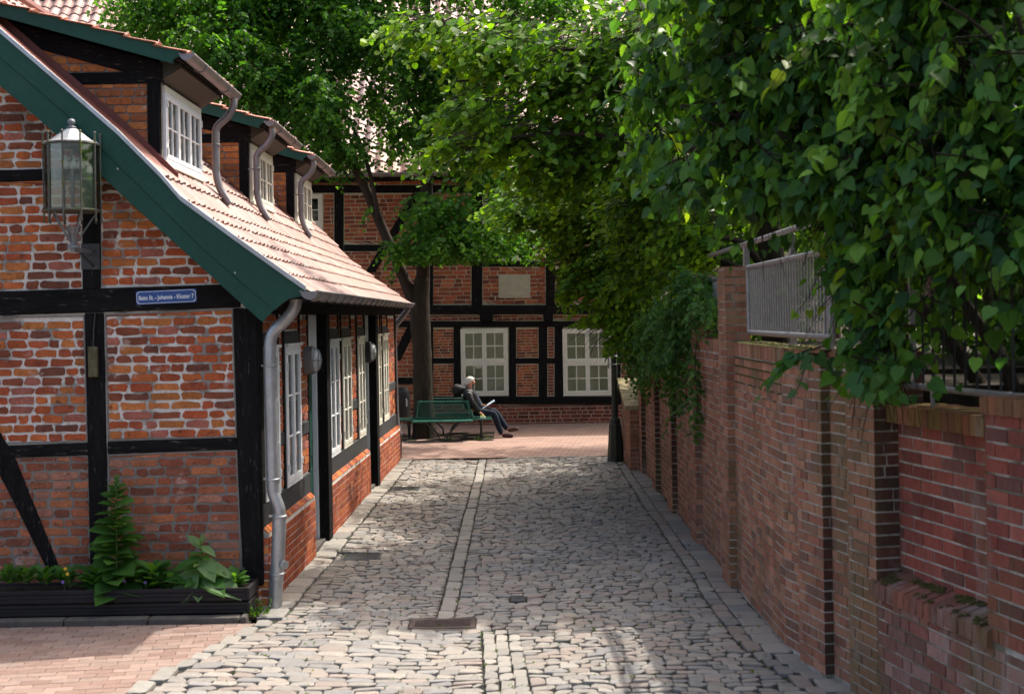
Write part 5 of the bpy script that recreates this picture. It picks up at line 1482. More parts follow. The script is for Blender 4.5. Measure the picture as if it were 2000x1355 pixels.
for u, v, lb in ((243, 1134, 'small violet flower at the foot of the spire plant'), (284, 1137, 'small violet flower under the bushy leafy plant'), (123, 1136, 'small violet flower just below the orange-yellow flowers')): flower(u, v, 'violet', .013, lb)

# weeds and grass in the joints
LV = Leaves()
for k in range(420):
    Y = 9 + 13.5 * rnd.random() ** 1.8; x = rnd.uniform(-2.2, 1.9)
    if Y < 11 and x < -2.2: continue
    LV.twigs((x, Y, zroad(x, Y) - .012), (.03, .012, .002), 2, 4, .02, (.012, .03), [(.06, .14, .02), (.09, .17, .03)], droop=-.3, up=.8)
for x, Y, n, s_ in ((-2.28, 11.3, 14, .09), (1.9, 22.0, 12, .10), (1.98, 22.2, 14, .14), (1.86, 22.1, 10, .08), (1.8, 21.4, 6, .05), (-.55, 26.1, 6, .05), (-1.3, 26.12, 4, .04), (-.75, 26.2, 6, .05)):
    LV.twigs((x, Y, zg(Y) + .01), (.10, .06, .01), n, 5, s_, (s_ * .4, s_ * .8), [(.05, .11, .025), (.07, .14, .03)], droop=-.9, up=.5)
o = LV.build(road, M['leaf'], OVAL_V, name='joint_weeds')
LV = Leaves()                                          # fallen leaves and bracts on the lane
for k in range(150):
    Y = rnd.uniform(9, 22.8); x = rnd.uniform(-2.0, 1.95) if rnd.random() < .5 else rnd.uniform(1.3, 1.98)
    LV.twigs((x, Y, zroad(x, Y) + .008), (.02, .02, .001), 1, 1, .01, (.03, .06), [(.20, .15, .05), (.24, .22, .07), (.14, .09, .04), (.13, .18, .04)], droop=0, up=3)
LV.build(road, M['leaf'], OVAL_V, name='fallen_leaves')
# ------------------------------------------------------------------ things on and by the cottage
rng = random.Random(47)
# street sign
sg = thing('street_sign', at(325, 580, GY), 'blue enamel street name sign with white border on the black beam', 'sign')
gs = Plane((0, GY - .024, 0), (1, 0, 0), (0, -1, 0))
cx, cz = gs.px(325, 579.5); dxy = Vector(gs.px(384, 577)) - Vector(gs.px(266, 582.5))
an_ = math.atan2(dxy.y, dxy.x); ca2, sa2 = math.cos(an_), math.sin(an_)
W2, H2 = dxy.length / 2, .062
def sgp(x, y): return (cx + x * ca2 - y * sa2, cz + x * sa2 + y * ca2)
M['enamel'] = pmat('blue_enamel', (.020, .075, .27), .3, spec=.5, var=(9, .05)); M['signwhite'] = pmat('white_enamel', (.75, .77, .80), .35)
m = MB(); gs.poly(m, [sgp(x, y) for x, y in [(-W2, -H2), (W2, -H2), (W2, H2), (-W2, H2)]], 0, .006); m.build('plate', M['enamel'], sg, bevel=.003)
def border(inset, t, notch):
    a, b = W2 - inset, H2 - inset
    o = [(-a + notch, -b), (a - notch, -b), (a - notch * .8, -b + notch * .8), (a, -b + notch), (a, b - notch), (a - notch * .8, b - notch * .8), (a - notch, b), (-a + notch, b), (-a + notch * .8, b - notch * .8), (-a, b - notch), (-a, -b + notch), (-a + notch * .8, -b + notch * .8)]
    return o
oo, ii = border(.006, 0, .016), border(.0105, 0, .0165)
m = MB()
for k in range(12):
    k2 = (k + 1) % 12; gs.poly(m, [sgp(*oo[k]), sgp(*oo[k2]), sgp(*ii[k2]), sgp(*ii[k])], .006, .0075)
m.build('border', M['signwhite'], sg)
def text_mesh(body, size, ext, bold=0.0):
    cu = bpy.data.curves.new('lettering', 'FONT'); cu.body = body; cu.size = size; cu.extrude = ext; cu.offset = bold; cu.align_x = 'CENTER'; cu.align_y = 'CENTER'; cu.resolution_u = 3
    to = bpy.data.objects.new('lettering', cu); COL.objects.link(to)
    bpy.context.view_layer.update()
    me = bpy.data.meshes.new_from_object(to.evaluated_get(bpy.context.evaluated_depsgraph_get()))
    bpy.data.objects.remove(to); return me
me = text_mesh('Beim St. - Johannis - Kloster 7', .052, .0012, .0012)
xs = [v.co.x for v in me.vertices]; wtxt = max(xs) - min(xs); k_ = (2 * W2 - .05) / wtxt
me.materials.append(M['signwhite'])
lt = bpy.data.objects.new('lettering', me); COL.objects.link(lt); lt.parent = sg
c3 = gs.p(cx, cz - .004, .0075)
lt.matrix_local = Matrix.Translation(c3 - ORG[sg.name]) @ Matrix.Rotation(an_, 4, Vector((0, -1, 0))) @ Matrix.Rotation(math.pi / 2, 4, 'X') @ Matrix.Diagonal((k_, k_ * 1.35, 1, 1))

# conduit box on the post
cbx = thing('conduit_box', at(186, 705, GY), 'small weathered conduit box with cable on the black timber post', 'box')
M['oldbox'] = pmat('weathered_plastic', (.10, .085, .045), .7, var=((20, .4),), spots=((30, .6, .1, (.22, .20, .15), .6),))
a, b = gp.px(177, 736), gp.px(194, 676)
m = MB(); gp.box(m, a[0], b[0], a[1], b[1], .022, .075); m.build('body', M['oldbox'], cbx, bevel=.01, seg=2)
m = MB(); t_ = gp.px(188, 612); m.tube([gp.p((a[0] + b[0]) / 2, b[1] - .01, .04), gp.p((a[0] + b[0]) / 2 + .004, (b[1] + t_[1]) / 2, .031), gp.p(t_[0], t_[1], .031)], .006, 6); m.build('cable', M['iron'], cbx)

# wall lantern
LY = 11.30
lc = at(141, 345, LY); sc = LY / FPX
lan = thing('wall_lantern', at(178, 500, GY), 'weathered ten-sided glass wall lantern on an iron bracket', 'lantern')
M['leadgrey'] = pmat('lead_grey', (.20, .21, .22), .5, metal=.4, var=((12, .25),), spots=((14, .6, .1, (.12, .12, .03), .6),))
M['mossmetal'] = pmat('mossy_metal', (.10, .10, .085), .6, metal=.3, var=((14, .3),), spots=((12, .52, .1, (.11, .11, .02), .8),))
zt, zb = at(141, 283, LY).z, at(141, 412, LY).z
Rl = .235; X0 = lc.x
axis = Vector((X0, LY, 0))
m = MB(); m.lathe(axis + Zv * zt, [(Rl + .005, 0), (Rl + .01, .012), (Rl - .05, .035), (.055, .135), (.03, .145)], 10); lr = m.build('roof', M['leadroof'] if 'leadroof' in M else M.setdefault('leadroof', pmat('lead_sheet', (.38, .39, .40), .45, metal=.4, var=((8, .15),))), lan)
m = MB(); m.lathe(axis + Zv * (zt + .14), [(.02, 0), (.045, .008), (.045, .016), (.02, .024), (.02, .034), (.034, .05), (.036, .066), (.026, .082), (.008, .09)], 12); m.build('finial', M['leadgrey'], lan, smooth=True)
for z in (zt, zb):
    m = MB()
    for k in range(10):
        a0, a1 = 2 * math.pi * (k + .5) / 10, 2 * math.pi * (k + 1.5) / 10
        m.tube([axis + Vector((math.cos(a0) * Rl, math.sin(a0) * Rl, z)), axis + Vector((math.cos(a1) * Rl, math.sin(a1) * Rl, z))], .012, 6)
    m.build('ring', M['mossmetal'], lan)
M['lampglass'] = glassmat('lantern_glass', (.86, .88, .84), 1.6)
for k in range(10):
    a0, a1 = 2 * math.pi * (k + .5) / 10, 2 * math.pi * (k + 1.5) / 10
    p0, p1 = Vector((math.cos(a0), math.sin(a0), 0)) * (Rl - .006), Vector((math.cos(a1), math.sin(a1), 0)) * (Rl - .006)
    m = MB(); m.prism([axis + p0 + Zv * (zb + .01), axis + p1 + Zv * (zb + .01), axis + p1 + Zv * (zt - .008), axis + p0 + Zv * (zt - .008)], -(p0 + p1).normalized() * .003); m.build('pane', M['lampglass'], lan)
    q = axis + Vector((math.cos(a0), math.sin(a0), 0)) * (Rl + .004)
    m = MB(); m.tube([q + Zv * (zb - .09), q + Zv * (zt + .085)], .008, 6)
    m.lathe(q + Zv * (zt + .08), [(.006, 0), (.014, .008), (.014, .016), (.004, .024)], 8); m.lathe(q + Zv * (zb - .105), [(.004, 0), (.013, .008), (.013, .016), (.006, .024)], 8); m.build('bar', M['mossmetal'], lan)
m = MB(); m.lathe(axis + Zv * (zb - .01), [(Rl - .01, 0), (Rl - .01, .008)], 10); m.build('base_plate', M['mossmetal'], lan)
M['bulb'] = pmat('opal_bulb', (.75, .74, .70), .3)
for dx in (-.05, .01, .07):
    m = MB(); m.lathe(axis + Vector((dx, .03 * dx * 10, zt - .22)), [(.01, 0), (.032, .012), (.04, .035), (.032, .06), (.015, .08), (.013, .13)], 10); m.build('bulb', M['bulb'], lan, smooth=True)
m = MB(); m.tube([axis + Zv * zb, axis + Zv * (zt - .05)], .016, 8); m.build('lamp_stem', M['leadgrey'], lan)
zs = at(148, 490, LY).z
m = MB(); m.lathe(axis + Zv * zs, [(.022, 0), (.03, .02), (.055, .025), (.055, .05), (.028, .055), (.03, .11), (.05, .17), (.075, .215)], 12); m.build('neck', M['leadgrey'], lan)
m = MB()
for k in range(5):
    a0 = 2 * math.pi * (k + .3) / 5; m.tube([axis + Vector((math.cos(a0) * .03, math.sin(a0) * .03, zs + .08)), axis + Vector((math.cos(a0) * (Rl - .03), math.sin(a0) * (Rl - .03), zb - .005))], .008, 6)
m.build('stays', M['leadgrey'], lan)
pz = [at(178, v, GY) for v in (476, 527)]
m = MB(); gp.box(m, at(161, 500, GY).x, at(197, 500, GY).x, pz[1].z, pz[0].z, .021, .04); m.build('wall_plate', M['iron'], lan, bevel=.004)
m = MB(); q0 = axis + Zv * (zs + .01); q1 = Vector((at(180, 490, GY).x, GY - .035, zs + .01)); dq = q1 - q0
m.obox(q0.lerp(q1, .5), dq, dq.cross(Zv), Zv, dq.length / 2 + .03, .018, .02); m.build('arm', M['leadgrey'], lan, bevel=.004)
m = MB(); q2 = Vector((at(185, 520, GY).x, GY - .035, pz[1].z + .03)); m.tube([q0.lerp(q1, .35) - Zv * .015, q2], .012, 6); m.build('strut', M['iron'], lan)

# planter
PX0, PX1, PYa, PYb = -6.0, -2.375, 11.215, 11.62
pt = thing('planter', (-3.6, 11.4, .05), 'long black wooden planter box below the cottage gable', 'planter')
for k, (z0, z1) in enumerate(((.056, .150), (.166, .275))):
    for j in range(3):
        h = (z1 - z0) / 3
        m = MB(); m.box(PX0, PX1, PYa + .002 * (j % 2), PYa + .03, z0 + h * j + (.002 if j else 0), z0 + h * (j + 1)); m.build('front_board', M['planter'], pt, bevel=.003)
    m = MB(); m.box(PX1, PX1 + .03, PYa + .001, PYb, z0, z1); m.build('end_board', M['planter'], pt, bevel=.004)
    m = MB(); m.box(PX0, PX1, PYb - .03, PYb - .001, z0, z1); m.build('back_board', M['planter'], pt, bevel=.004)
m = MB(); m.box(PX0, PX1, PYa + .031, PYb - .031, .06, .245); m.build('soil', M['soil'], pt)
m = MB()
for x in (PX1 - .06, -3.6, -4.9): m.box(x, x + .05, PYa + .031, PYa + .07, .052, .26)
m.build('corner_posts', M['planter'], pt)

# bulkhead lamps beside the doors
M['opal'] = pmat('frosted_glass', (.50, .52, .52), .25, spec=.6)
def bulkhead(Y, z, label, body):
    o = thing('wall_lamp', sp.p(Y, z, 0), label, 'lamp')
    c = sp.p(Y, z, 0)
    ex = [(.10, 0), (.10, .05), (.085, .06)]
    def oval(prof, name, mt):
        m = MB(); n = 18; vs, fs = [], []
        for r, h in prof:
            for k in range(n):
                a = 2 * math.pi * k / n; vs.append(c + sp.ax * (math.cos(a) * r) + Zv * (math.sin(a) * r * 1.35) + sp.an * h)
        for i in range(len(prof) - 1):
            for k in range(n): fs.append((i * n + k, i * n + (k + 1) % n, (i + 1) * n + (k + 1) % n, (i + 1) * n + k))
        fs.append(tuple((len(prof) - 1) * n + k for k in range(n))); m.add(vs, fs); return m.build(name, M[mt], o, smooth=False, angle=40)
    oval([(.115, 0.006), (.118, .10), (.105, .115)], 'housing', body)
    oval([(.088, .115), (.085, .14), (.065, .165), (.03, .178)], 'glass', 'opal')
    m = MB()
    for q in ((0, 1), (1, 0)):
        pts = [c + sp.ax * (math.cos(a) * .1 * q[0]) + Zv * (math.cos(a) * .135 * q[1]) + sp.an * (.115 + math.sin(a) * .075) for a in [math.pi * j / 10 for j in range(11)]]
        m.tube(pts, .006, 6)
    pts = [c + sp.ax * (math.cos(a) * .07) + Zv * (math.sin(a) * .095) + sp.an * .168 for a in [2 * math.pi * j / 16 for j in range(17)]]
    m.tube(pts, .005, 6); m.build('cage', M['leadgrey'], o)
bulkhead(14.02, 2.17, 'grey oval bulkhead lamp with wire cage beside the nearer green door', 'leadgrey')
bulkhead(18.80, 2.13, 'black oval bulkhead lamp with wire cage beside the farther door', 'blacksteel')

# ------------------------------------------------------------------ grates in the paving
def grate(g, label, nb, along, mat, frame=.035, name='drain_grate', z=None):
    x0, x1, y0, y1 = g; cx_, cy_ = (x0 + x1) / 2, (y0 + y1) / 2
    zz = zroad(cx_, cy_) - .004 if z is None else z
    o = thing(name, (cx_, cy_, zz - .05), label, 'grate')
    m = MB()
    m.box(x0, x1, y0, y0 + frame, zz - .05, zz); m.box(x0, x1, y1 - frame, y1, zz - .05, zz)
    m.box(x0, x0 + frame, y0 + frame, y1 - frame, zz - .05, zz - .0005); m.box(x1 - frame, x1, y0 + frame, y1 - frame, zz - .05, zz - .0005); m.build('frame', mat, o, bevel=.003)
    m = MB()
    for a_, b_, c_, d_ in ((x0 - .02, x1 + .02, y0 - .11, y0 - .002), (x0 - .02, x1 + .02, y1 + .002, y1 + .11)): m.box(a_, b_, c_, d_, zz - .06, zz - .006)
    m.build('bedding', M['stone'], o, bevel=.004)
    m = MB(); m.box(x0 + frame, x1 - frame, y0 + frame, y1 - frame, zz - .06, zz - .045); m.build('pit', M['dark'], o)
    for k in range(nb):
        m = MB(); t = (k + .5) / nb
        if along == 'x': yy = y0 + frame + (y1 - y0 - 2 * frame) * t; m.box(x0 + frame, x1 - frame, yy - .011, yy + .011, zz - .03, zz - .004)
        else: xx = x0 + frame + (x1 - x0 - 2 * frame) * t; m.box(xx - .007, xx + .007, y0 + frame, y1 - frame, zz - .03, zz - .003)
        m.build('bar', mat, o)
    return o
M['rustiron'] = pmat('rusty_iron', (.085, .062, .055), .7, metal=.3, var=((20, .3),), bump=((60, .003),))
grate(GRATES[0], 'rusty iron gully grate at the end of the paved gutter strip', 6, 'x', M['rustiron'], .045)
m_ = grate(GRATES[1], 'dark foot scraper grate in the setts by the nearer door', 11, 'x', M['iron'], .025)
grate(GRATES[2], 'dark foot scraper grate in the setts by the farther door', 11, 'x', M['iron'], .025)
g = GRATES[3]; cv = thing('valve_cover', ((g[0] + g[1]) / 2, (g[2] + g[3]) / 2, -.03), 'small oval iron valve cover among the setts', 'cover')
m = MB(); zz = zroad(.0, 11.95) + .003; m.box(g[0] + .01, g[1] - .01, g[2] + .012, g[3] - .012, zz - .05, zz); m.build('lid', M['iron'], cv, bevel=.01, seg=2)
m = MB(); m.box(g[0] + .05, g[1] - .05, 11.945, 11.965, zz, zz + .004); m.build('lug', M['iron'], cv)

# ------------------------------------------------------------------ street lamp
SLY, SLX = 22.05, 1.745
z0 = zg(SLY)
slp = thing('street_lamp', (SLX, SLY, z0), 'old dark green cast iron lamp post with fluted base at the wall end', 'lamp post')
def fluted(prof, n, name, groove=.06):
    m = MB(); vs, fs = [], []
    for r, h in prof:
        for k in range(n * 2):
            a = math.pi * k / n; q = r * (1 if k % 2 == 0 else 1 - groove); vs.append(Vector((SLX + math.cos(a) * q, SLY + math.sin(a) * q, z0 + h)))
    N2 = n * 2
    for i in range(len(prof) - 1):
        for k in range(N2): fs.append((i * N2 + k, i * N2 + (k + 1) % N2, (i + 1) * N2 + (k + 1) % N2, (i + 1) * N2 + k))
    fs.append(tuple((len(prof) - 1) * N2 + k for k in range(N2))); m.add(vs, fs); return m.build(name, M['lampgreen'], slp)
fluted([(.150, 0), (.145, .04), (.105, .64), (.09, .66)], 8, 'base', .10)
fluted([(.085, .655), (.088, .67), (.088, .73), (.07, .745)], 10, 'collar', .03)
fluted([(.056, .74), (.050, 2.2), (.042, 3.5)], 8, 'pole', .12)
m = MB(); m.lathe((SLX, SLY, z0 + 3.5), [(.05, 0), (.09, .03), (.12, .06), (.17, .45), (.19, .47), (.10, .60), (.03, .66), (.02, .74)], 8); m.build('lantern_head', M['lampgreen'], slp)
for z in (1.66, 1.80):
    m = MB(); m.lathe((SLX, SLY, z0 + z), [(.055, 0), (.06, .004), (.06, .022), (.055, .026)], 12); m.build('band', M['galv'], slp)
m = MB(); m.box(SLX - .10, SLX - .09, SLY - .10, SLY + .16, z0 + 1.60, z0 + 1.87); m.build('sign_plate', M['galv'], slp, bevel=.003)
m = MB()
for z in (1.672, 1.812): m.box(SLX - .092, SLX - .055, SLY - .01, SLY + .01, z0 + z - .008, z0 + z + .008)
m.build('sign_bracket', M['galv'], slp)

# ------------------------------------------------------------------ bench round the tree
BC = Vector((-1.45, 27.0, .1))
bench = thing('tree_bench', BC, 'green steel mesh bench in four sections around the linden trunk', 'bench')
def section(ang, w=1.08):
    R_ = Matrix.Rotation(ang, 3, 'Z')
    def T(x, y, z): return BC + R_ @ Vector((x, -(.56 + y), z))       # y outwards
    m = MB(); fr = [(-w / 2, .02, .45), (-w / 2, -.07, .785), (w / 2, -.07, .785), (w / 2, .02, .45)]
    m.tube([T(*p) for p in fr] + [T(*fr[0])], .019, 8); bk = m.build('backrest', M['benchgreen'], bench)
    m = MB(); n = int(w / .036)
    for i in range(1, n): x = -w / 2 + w * i / n; m.tube([T(x, .02, .45), T(x, -.07, .785)], .0036, 4, False)
    for j in range(1, 11): t = j / 11; m.tube([T(-w / 2, .02 - .09 * t, .45 + .335 * t), T(w / 2, .02 - .09 * t, .45 + .335 * t)], .0036, 4, False)
    m.build('mesh_panel', M['benchgreen'], bk)
    m = MB(); q = [T(-w / 2 - .04, .04, .405), T(w / 2 + .04, .04, .405), T(w / 2 + .08, .42, .405), T(-w / 2 - .08, .42, .405)]
    m.prism(q, (0, 0, .018)); 
    m.tube([p + Zv * .006 for p in q] + [q[0] + Zv * .006], .017, 8); m.build('seat', M['benchgreen'], bench, angle=40)
    for sx in (-1, 1):
        m = MB(); m.tube(smooth_path([T(sx * .40, .20, .40), T(sx * .33, .20, .355), T(sx * .13, .20, .16), T(sx * .085, .20, .08), T(sx * .08, .20, .0)], 3), .019, 8); m.build('leg', M['benchleg'], bench)
        m = MB(); m.tube([T(sx * .46, -.02, .46), T(sx * .46, .03, .41), T(sx * .46, .38, .395)], .016, 6); m.build('seat_bracket', M['benchleg'], bench)
for k in range(4): section(math.pi / 2 * k)

# litter bin
bn = thing('litter_bin', at(782, 860, 25.0), 'black domed litter bin with pale scribble beside the green bench', 'bin')
bc = at(788, 815, 25.0); bz = bc.z; bt = at(788, 757, 25.0).z
m = MB(); hB = bt - bz
m.lathe((bc.x, bc.y, bz), [(.10, 0), (.125, .01), (.135, .03), (.138, hB * .7), (.13, hB * .82), (.105, hB * .93), (.07, hB)], 18); m.build('body', M['blacksteel'], bn, angle=50)
m = MB(); m.lathe((bc.x - .01, bc.y - .02, bt - .012), [(.085, 0), (.088, .014), (.075, .018)], 14, (0, 0, 1), .7); m.build('opening_rim', M['blacksteel'], bn)
m = MB(); m.lathe((bc.x - .01, bc.y - .02, bt + .007), [(.068, 0), (.066, .003)], 14, (0, 0, 1), .7); m.build('opening', M['dark'], bn)
m = MB(); m.box(bc.x - .18, bc.x - .13, bc.y - .02, bc.y + .03, .1, bt - .1); m.build('post', M['blacksteel'], bn)
m = MB(); ps = []
for j in range(16): ps.append(Vector((bc.x + .075 + .018 * math.sin(j * 2.1), bc.y - .122 + (.006 if j % 2 else 0), bz + hB * (.38 + .28 * j / 16))))
m.tube(smooth_path(ps, 3), .004, 4); m.build('scribble', M['signwhite'], bn)

# ------------------------------------------------------------------ man reading on the bench
def skin(name, nodes, edges, mat, parent, sub=2):
    names = list(nodes); idx = {n: i for i, n in enumerate(names)}
    me = bpy.data.meshes.new(name); o_ = org(parent)
    me.from_pydata([tuple(Vector(nodes[n][0]) - o_) for n in names], [(idx[a], idx[b]) for a, b in edges], [])
    ob = bpy.data.objects.new(name, me); COL.objects.link(ob); me.materials.append(mat)
    ob.parent = parent
    md = ob.modifiers.new('skin', 'SKIN'); md.use_smooth_shade = True
    for n in names:
        r = nodes[n][1]; r = (r, r) if not isinstance(r, tuple) else r
        me.skin_vertices[0].data[idx[n]].radius = r
    me.skin_vertices[0].data[0].use_root = True
    s = ob.modifiers.new('sub', 'SUBSURF'); s.levels = sub; s.render_levels = sub
    return ob
MY = 26.8
man = thing('person', (-.80, MY, .52), 'man in a black leather jacket and jeans sitting on the green bench reading papers', 'person')
M['skin'] = pmat('skin', (.50, .25, .18), .5); M['leather'] = pmat('black_leather', (.005, .005, .006), .38, spec=.3, var=((20, .3),), bump=((22, .02),))
M['jeans'] = pmat('dark_denim', (.006, .013, .026), .85, var=((18, .3),), bump=((26, .012),)); M['shirt'] = pmat('grey_blue_pullover', (.035, .045, .065), .9, bump=((30, .008),))
M['shoe'] = pmat('brown_shoe_leather', (.045, .016, .012), .35); M['hair'] = pmat('white_hair', (.62, .58, .52), .7, bump=((70, .006),)); M['eye'] = pmat('eye', (.02, .015, .012), .3)
nd = {'pelvis': ((-.80, MY, .66), .10), 'spine': ((-.85, MY, .82), .105), 'chest': ((-.92, MY, 1.0), .115), 'neckb': ((-.93, MY, 1.11), .065), 'neck': ((-.915, MY, 1.17), .052), 'skull': ((-.91, MY, 1.285), (.088, .098)), 'jaw': ((-.845, MY, 1.205), .05),
      'brow': ((-.835, MY, 1.275), .045), 'nose': ((-.792, MY, 1.235), .013), 'earn': ((-.915, MY - .088, 1.25), .02), 'earf': ((-.915, MY + .088, 1.25), .02)}
ed = [('pelvis', 'spine'), ('spine', 'chest'), ('chest', 'neckb'), ('neckb', 'neck'), ('neck', 'skull'), ('skull', 'brow'), ('brow', 'jaw'), ('brow', 'nose'), ('skull', 'earn'), ('skull', 'earf')]
arms = {'n': [(-.945, MY - .185, 1.055), (-.86, MY - .25, .835), (-.70, MY - .22, .635), (-.655, MY - .21, .60)], 'f': [(-.945, MY + .185, 1.055), (-.83, MY + .24, .84), (-.655, MY + .10, .765), (-.61, MY + .06, .765)]}
legs = {'n': [(-.78, MY - .09, .645), (-.41, MY - .12, .615), (-.275, MY - .10, .21), (-.22, MY - .10, .155), (-.04, MY - .11, .145)], 'f': [(-.78, MY + .09, .645), (-.39, MY + .10, .64), (-.16, MY - .0, .30), (-.10, MY - .0, .25), (.07, MY - .01, .275)]}
for s_ in 'nf':
    A_ = arms[s_]
    for k, (p, r) in enumerate(zip(A_, (.052, .042, .028, .026))): nd[f'a{s_}{k}'] = (p, r)
    ed += [('chest', f'a{s_}0')] + [(f'a{s_}{k}', f'a{s_}{k+1}') for k in range(3)]
    w = Vector(A_[3]); fwd = (Vector(A_[3]) - Vector(A_[2])).normalized(); sdv = Vector((0, 1, 0)) if s_ == 'n' else Vector((.2, -.3, 1)).normalized(); dn = Vector((0, 0, -1))
    nd[f'p{s_}'] = (tuple(w + fwd * .045), (.030, .018)); ed.append((f'a{s_}3', f'p{s_}'))
    for k, (off_, ln) in enumerate(((-.026, .06), (-.009, .07), (.009, .066), (.026, .052))):
        b0 = w + fwd * .06 + sdv * off_; e0 = b0 + fwd * ln * .6 + dn * .012; e1 = e0 + fwd * ln * .35 + dn * .025
        for q, pp in (('b', b0), ('m', e0), ('e', e1)): nd[f'f{s_}{k}{q}'] = (tuple(pp), .0085)
        ed += [(f'p{s_}', f'f{s_}{k}b'), (f'f{s_}{k}b', f'f{s_}{k}m'), (f'f{s_}{k}m', f'f{s_}{k}e')]
    t0 = w + fwd * .02 - sdv * .034; t1 = t0 + fwd * .04 - sdv * .01 + dn * .01
    nd[f't{s_}b'] = (tuple(t0), .010); nd[f't{s_}e'] = (tuple(t1), .009); ed += [(f'a{s_}3', f't{s_}b'), (f't{s_}b', f't{s_}e')]
    L_ = legs[s_]
    for k, (p, r) in enumerate(zip(L_, (.07, .048, .036, .034, .028))): nd[f'l{s_}{k}'] = (p, r)
    ed += [('pelvis', f'l{s_}0')] + [(f'l{s_}{k}', f'l{s_}{k+1}') for k in range(4)]
skin('body', nd, ed, M['skin'], man)
jn = {'hem': ((-.85, MY, .69), (.165, .185)), 'waist': ((-.88, MY, .83), (.165, .185)), 'chest': ((-.945, MY, .99), (.16, .185)), 'collar': ((-.945, MY, 1.11), (.10, .10)), 'coltop': ((-.935, MY, 1.155), .078)}
je = [('hem', 'waist'), ('waist', 'chest'), ('chest', 'collar'), ('collar', 'coltop')]
for s_ in 'nf':
    A_ = arms[s_]
    for k, (p, r) in enumerate(zip(A_[:3], (.10, .082, .06))): jn[f'{s_}{k}'] = (p, r)
    je += [('chest', f'{s_}0'), (f'{s_}0', f'{s_}1'), (f'{s_}1', f'{s_}2')]
skin('jacket', jn, je, M['leather'], man)
skin('pullover', {'a': ((-.735, MY, .70), .10), 'b': ((-.765, MY, .83), .11), 'c': ((-.84, MY, .99), .095), 'd': ((-.87, MY, 1.09), .06)}, [('a', 'b'), ('b', 'c'), ('c', 'd')], M['shirt'], man)
tn = {'top': ((-.80, MY, .70), (.12, .145)), 'seat': ((-.80, MY, .655), (.125, .15))}; te = [('top', 'seat')]
for s_ in 'nf':
    for k, (p, r) in enumerate(zip(legs[s_][:3] + [tuple(Vector(legs[s_][2]).lerp(Vector(legs[s_][3]), .55))], (.10, .077, .062, .058))): tn[f'{s_}{k}'] = (p, r)
    te += [('seat', f'{s_}0'), (f'{s_}0', f'{s_}1'), (f'{s_}1', f'{s_}2'), (f'{s_}2', f'{s_}3')]
skin('trousers', tn, te, M['jeans'], man)
for s_ in 'nf':
    L_ = legs[s_]; a_, b_, c_ = Vector(L_[2]), Vector(L_[3]), Vector(L_[4])
    skin('shoe', {'h': (tuple(b_ + Vector((-.035, 0, -.005))), (.058, .05)), 'i': (tuple(b_.lerp(c_, .45)), (.056, .05)), 't': (tuple(c_ + Vector((.03, 0, -.004))), (.045, .048))}, [('h', 'i'), ('i', 't')], M['shoe'], man)
hv, hf = [], []                                      # short white hair: a cap over the back and top of the skull
for a_ in range(9):
    for b_ in range(17):
        th, ph = math.pi * a_ / 8 * .56, 2 * math.pi * b_ / 16
        q = Vector((math.sin(th) * math.cos(ph) * .112, math.sin(th) * math.sin(ph) * .098, math.cos(th) * .105)) * (1 + .03 * math.sin(b_ * 5 + a_ * 3))
        q = Matrix.Rotation(math.radians(-40), 3, 'Y') @ q
        hv.append(Vector((-.905, MY, 1.278)) + q)
for a_ in range(8):
    for b_ in range(16): hf.append((a_ * 17 + b_, a_ * 17 + b_ + 1, (a_ + 1) * 17 + b_ + 1, (a_ + 1) * 17 + b_))
m = MB(); m.add(hv, hf); m.build('hair', M['hair'], man, smooth=True)
for dy in (-.042, .042):
    m = MB(); m.lathe((-.803, MY + dy, 1.262), [(.004, 0), (.011, .004), (.011, .01), (.004, .014)], 8, (1, 0, 0)); m.build('eye', M['eye'], man)
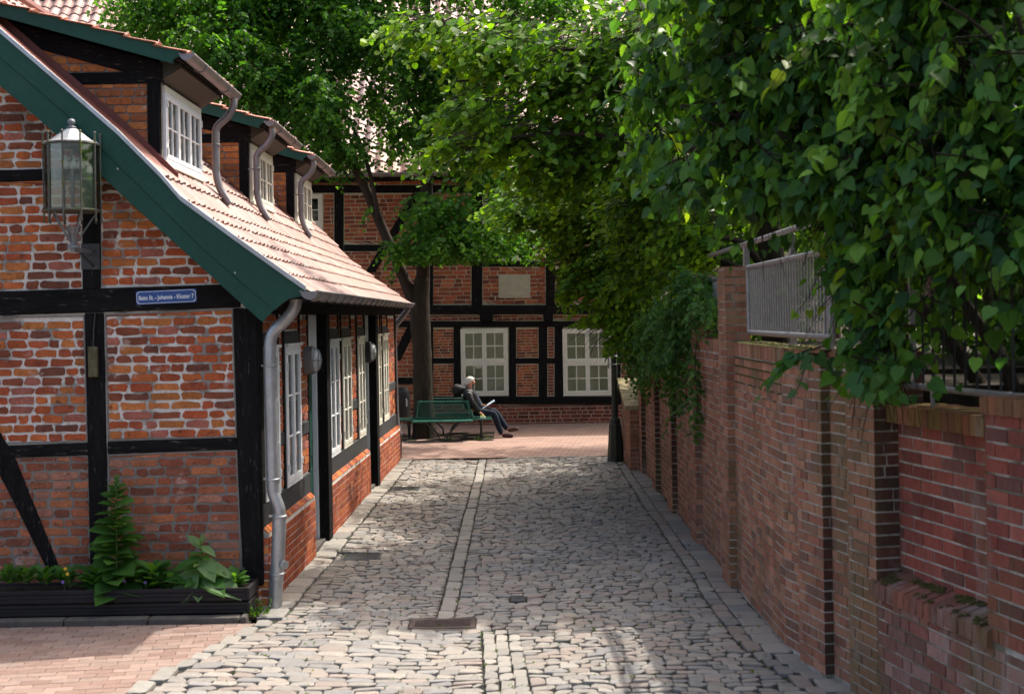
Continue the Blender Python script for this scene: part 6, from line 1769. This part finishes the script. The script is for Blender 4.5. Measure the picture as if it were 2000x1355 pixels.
m = MB(); m.tube([(-.80, MY - .03, 1.182), (-.795, MY, 1.182), (-.80, MY + .03, 1.182)], .006, 5); m.build('mouth', pmat('lips', (.32, .11, .09), .5), man)
# papers, packet, rucksack
M['paper'] = pmat('pale_blue_paper', (.50, .60, .70), .7, var=((26, .25),))
pp_ = thing('papers', (-.58, MY + .04, .76), 'pale blue folded papers held in the reading man\'s hand', 'papers')
p0, p1 = at(940, 799, MY + .02), at(966, 783, MY + .02)
for k in range(3):
    m = MB(); d = (p1 - p0); nrm = Vector((-.5, 0, .85)).normalized(); c = p0.lerp(p1, .5) + nrm * (.006 * k)
    m.obox(c, d.normalized() + Vector((0, 0, .02 * k)), Vector((0, 1, .06 * k)), nrm, d.length / 2, .10, .0012); m.build('sheet', M['paper'], pp_)
pk = thing('packet', at(943, 822, 26.5), 'small white and lime-green packet on the bench seat beside the man', 'packet')
q = at(943, 822, 26.5); zq = BC.z + .425
m = MB(); m.box(q.x - .055, q.x + .055, 26.46, 26.54, zq, zq + .035); m.build('tub', M['signwhite'], pk, bevel=.004)
m = MB(); m.box(q.x - .05, q.x + .03, 26.465, 26.535, zq + .035, zq + .055); m.build('lid', pmat('lime_plastic', (.42, .62, .12), .5), pk, bevel=.003)
rk = thing('rucksack', (-1.14, MY + .12, .88), 'dark rounded rucksack standing behind the reading man\'s shoulders', 'backpack')
M['nylon'] = pmat('dark_nylon', (.022, .024, .022), .7, var=((14, .3),), bump=((20, .015),))
skin('pack_body', {'a': ((-1.14, MY + .12, .99), (.17, .16)), 'b': ((-1.15, MY + .12, 1.11), (.185, .17)), 'c': ((-1.10, MY + .12, 1.21), (.15, .14))}, [('a', 'b'), ('b', 'c')], M['nylon'], rk)
m = MB(); m.tube(smooth_path([(-1.03, MY - .02, 1.22), (-.99, MY - .06, 1.17), (-1.0, MY - .08, 1.08), (-1.04, MY - .06, .98)], 4), .014, 6); m.build('strap', M['leadgrey'], rk)
m = MB(); m.box(-1.26, -1.0, MY + .0, MY + .24, .875, .90); m.build('pack_base', M['nylon'], rk, bevel=.02, seg=2)
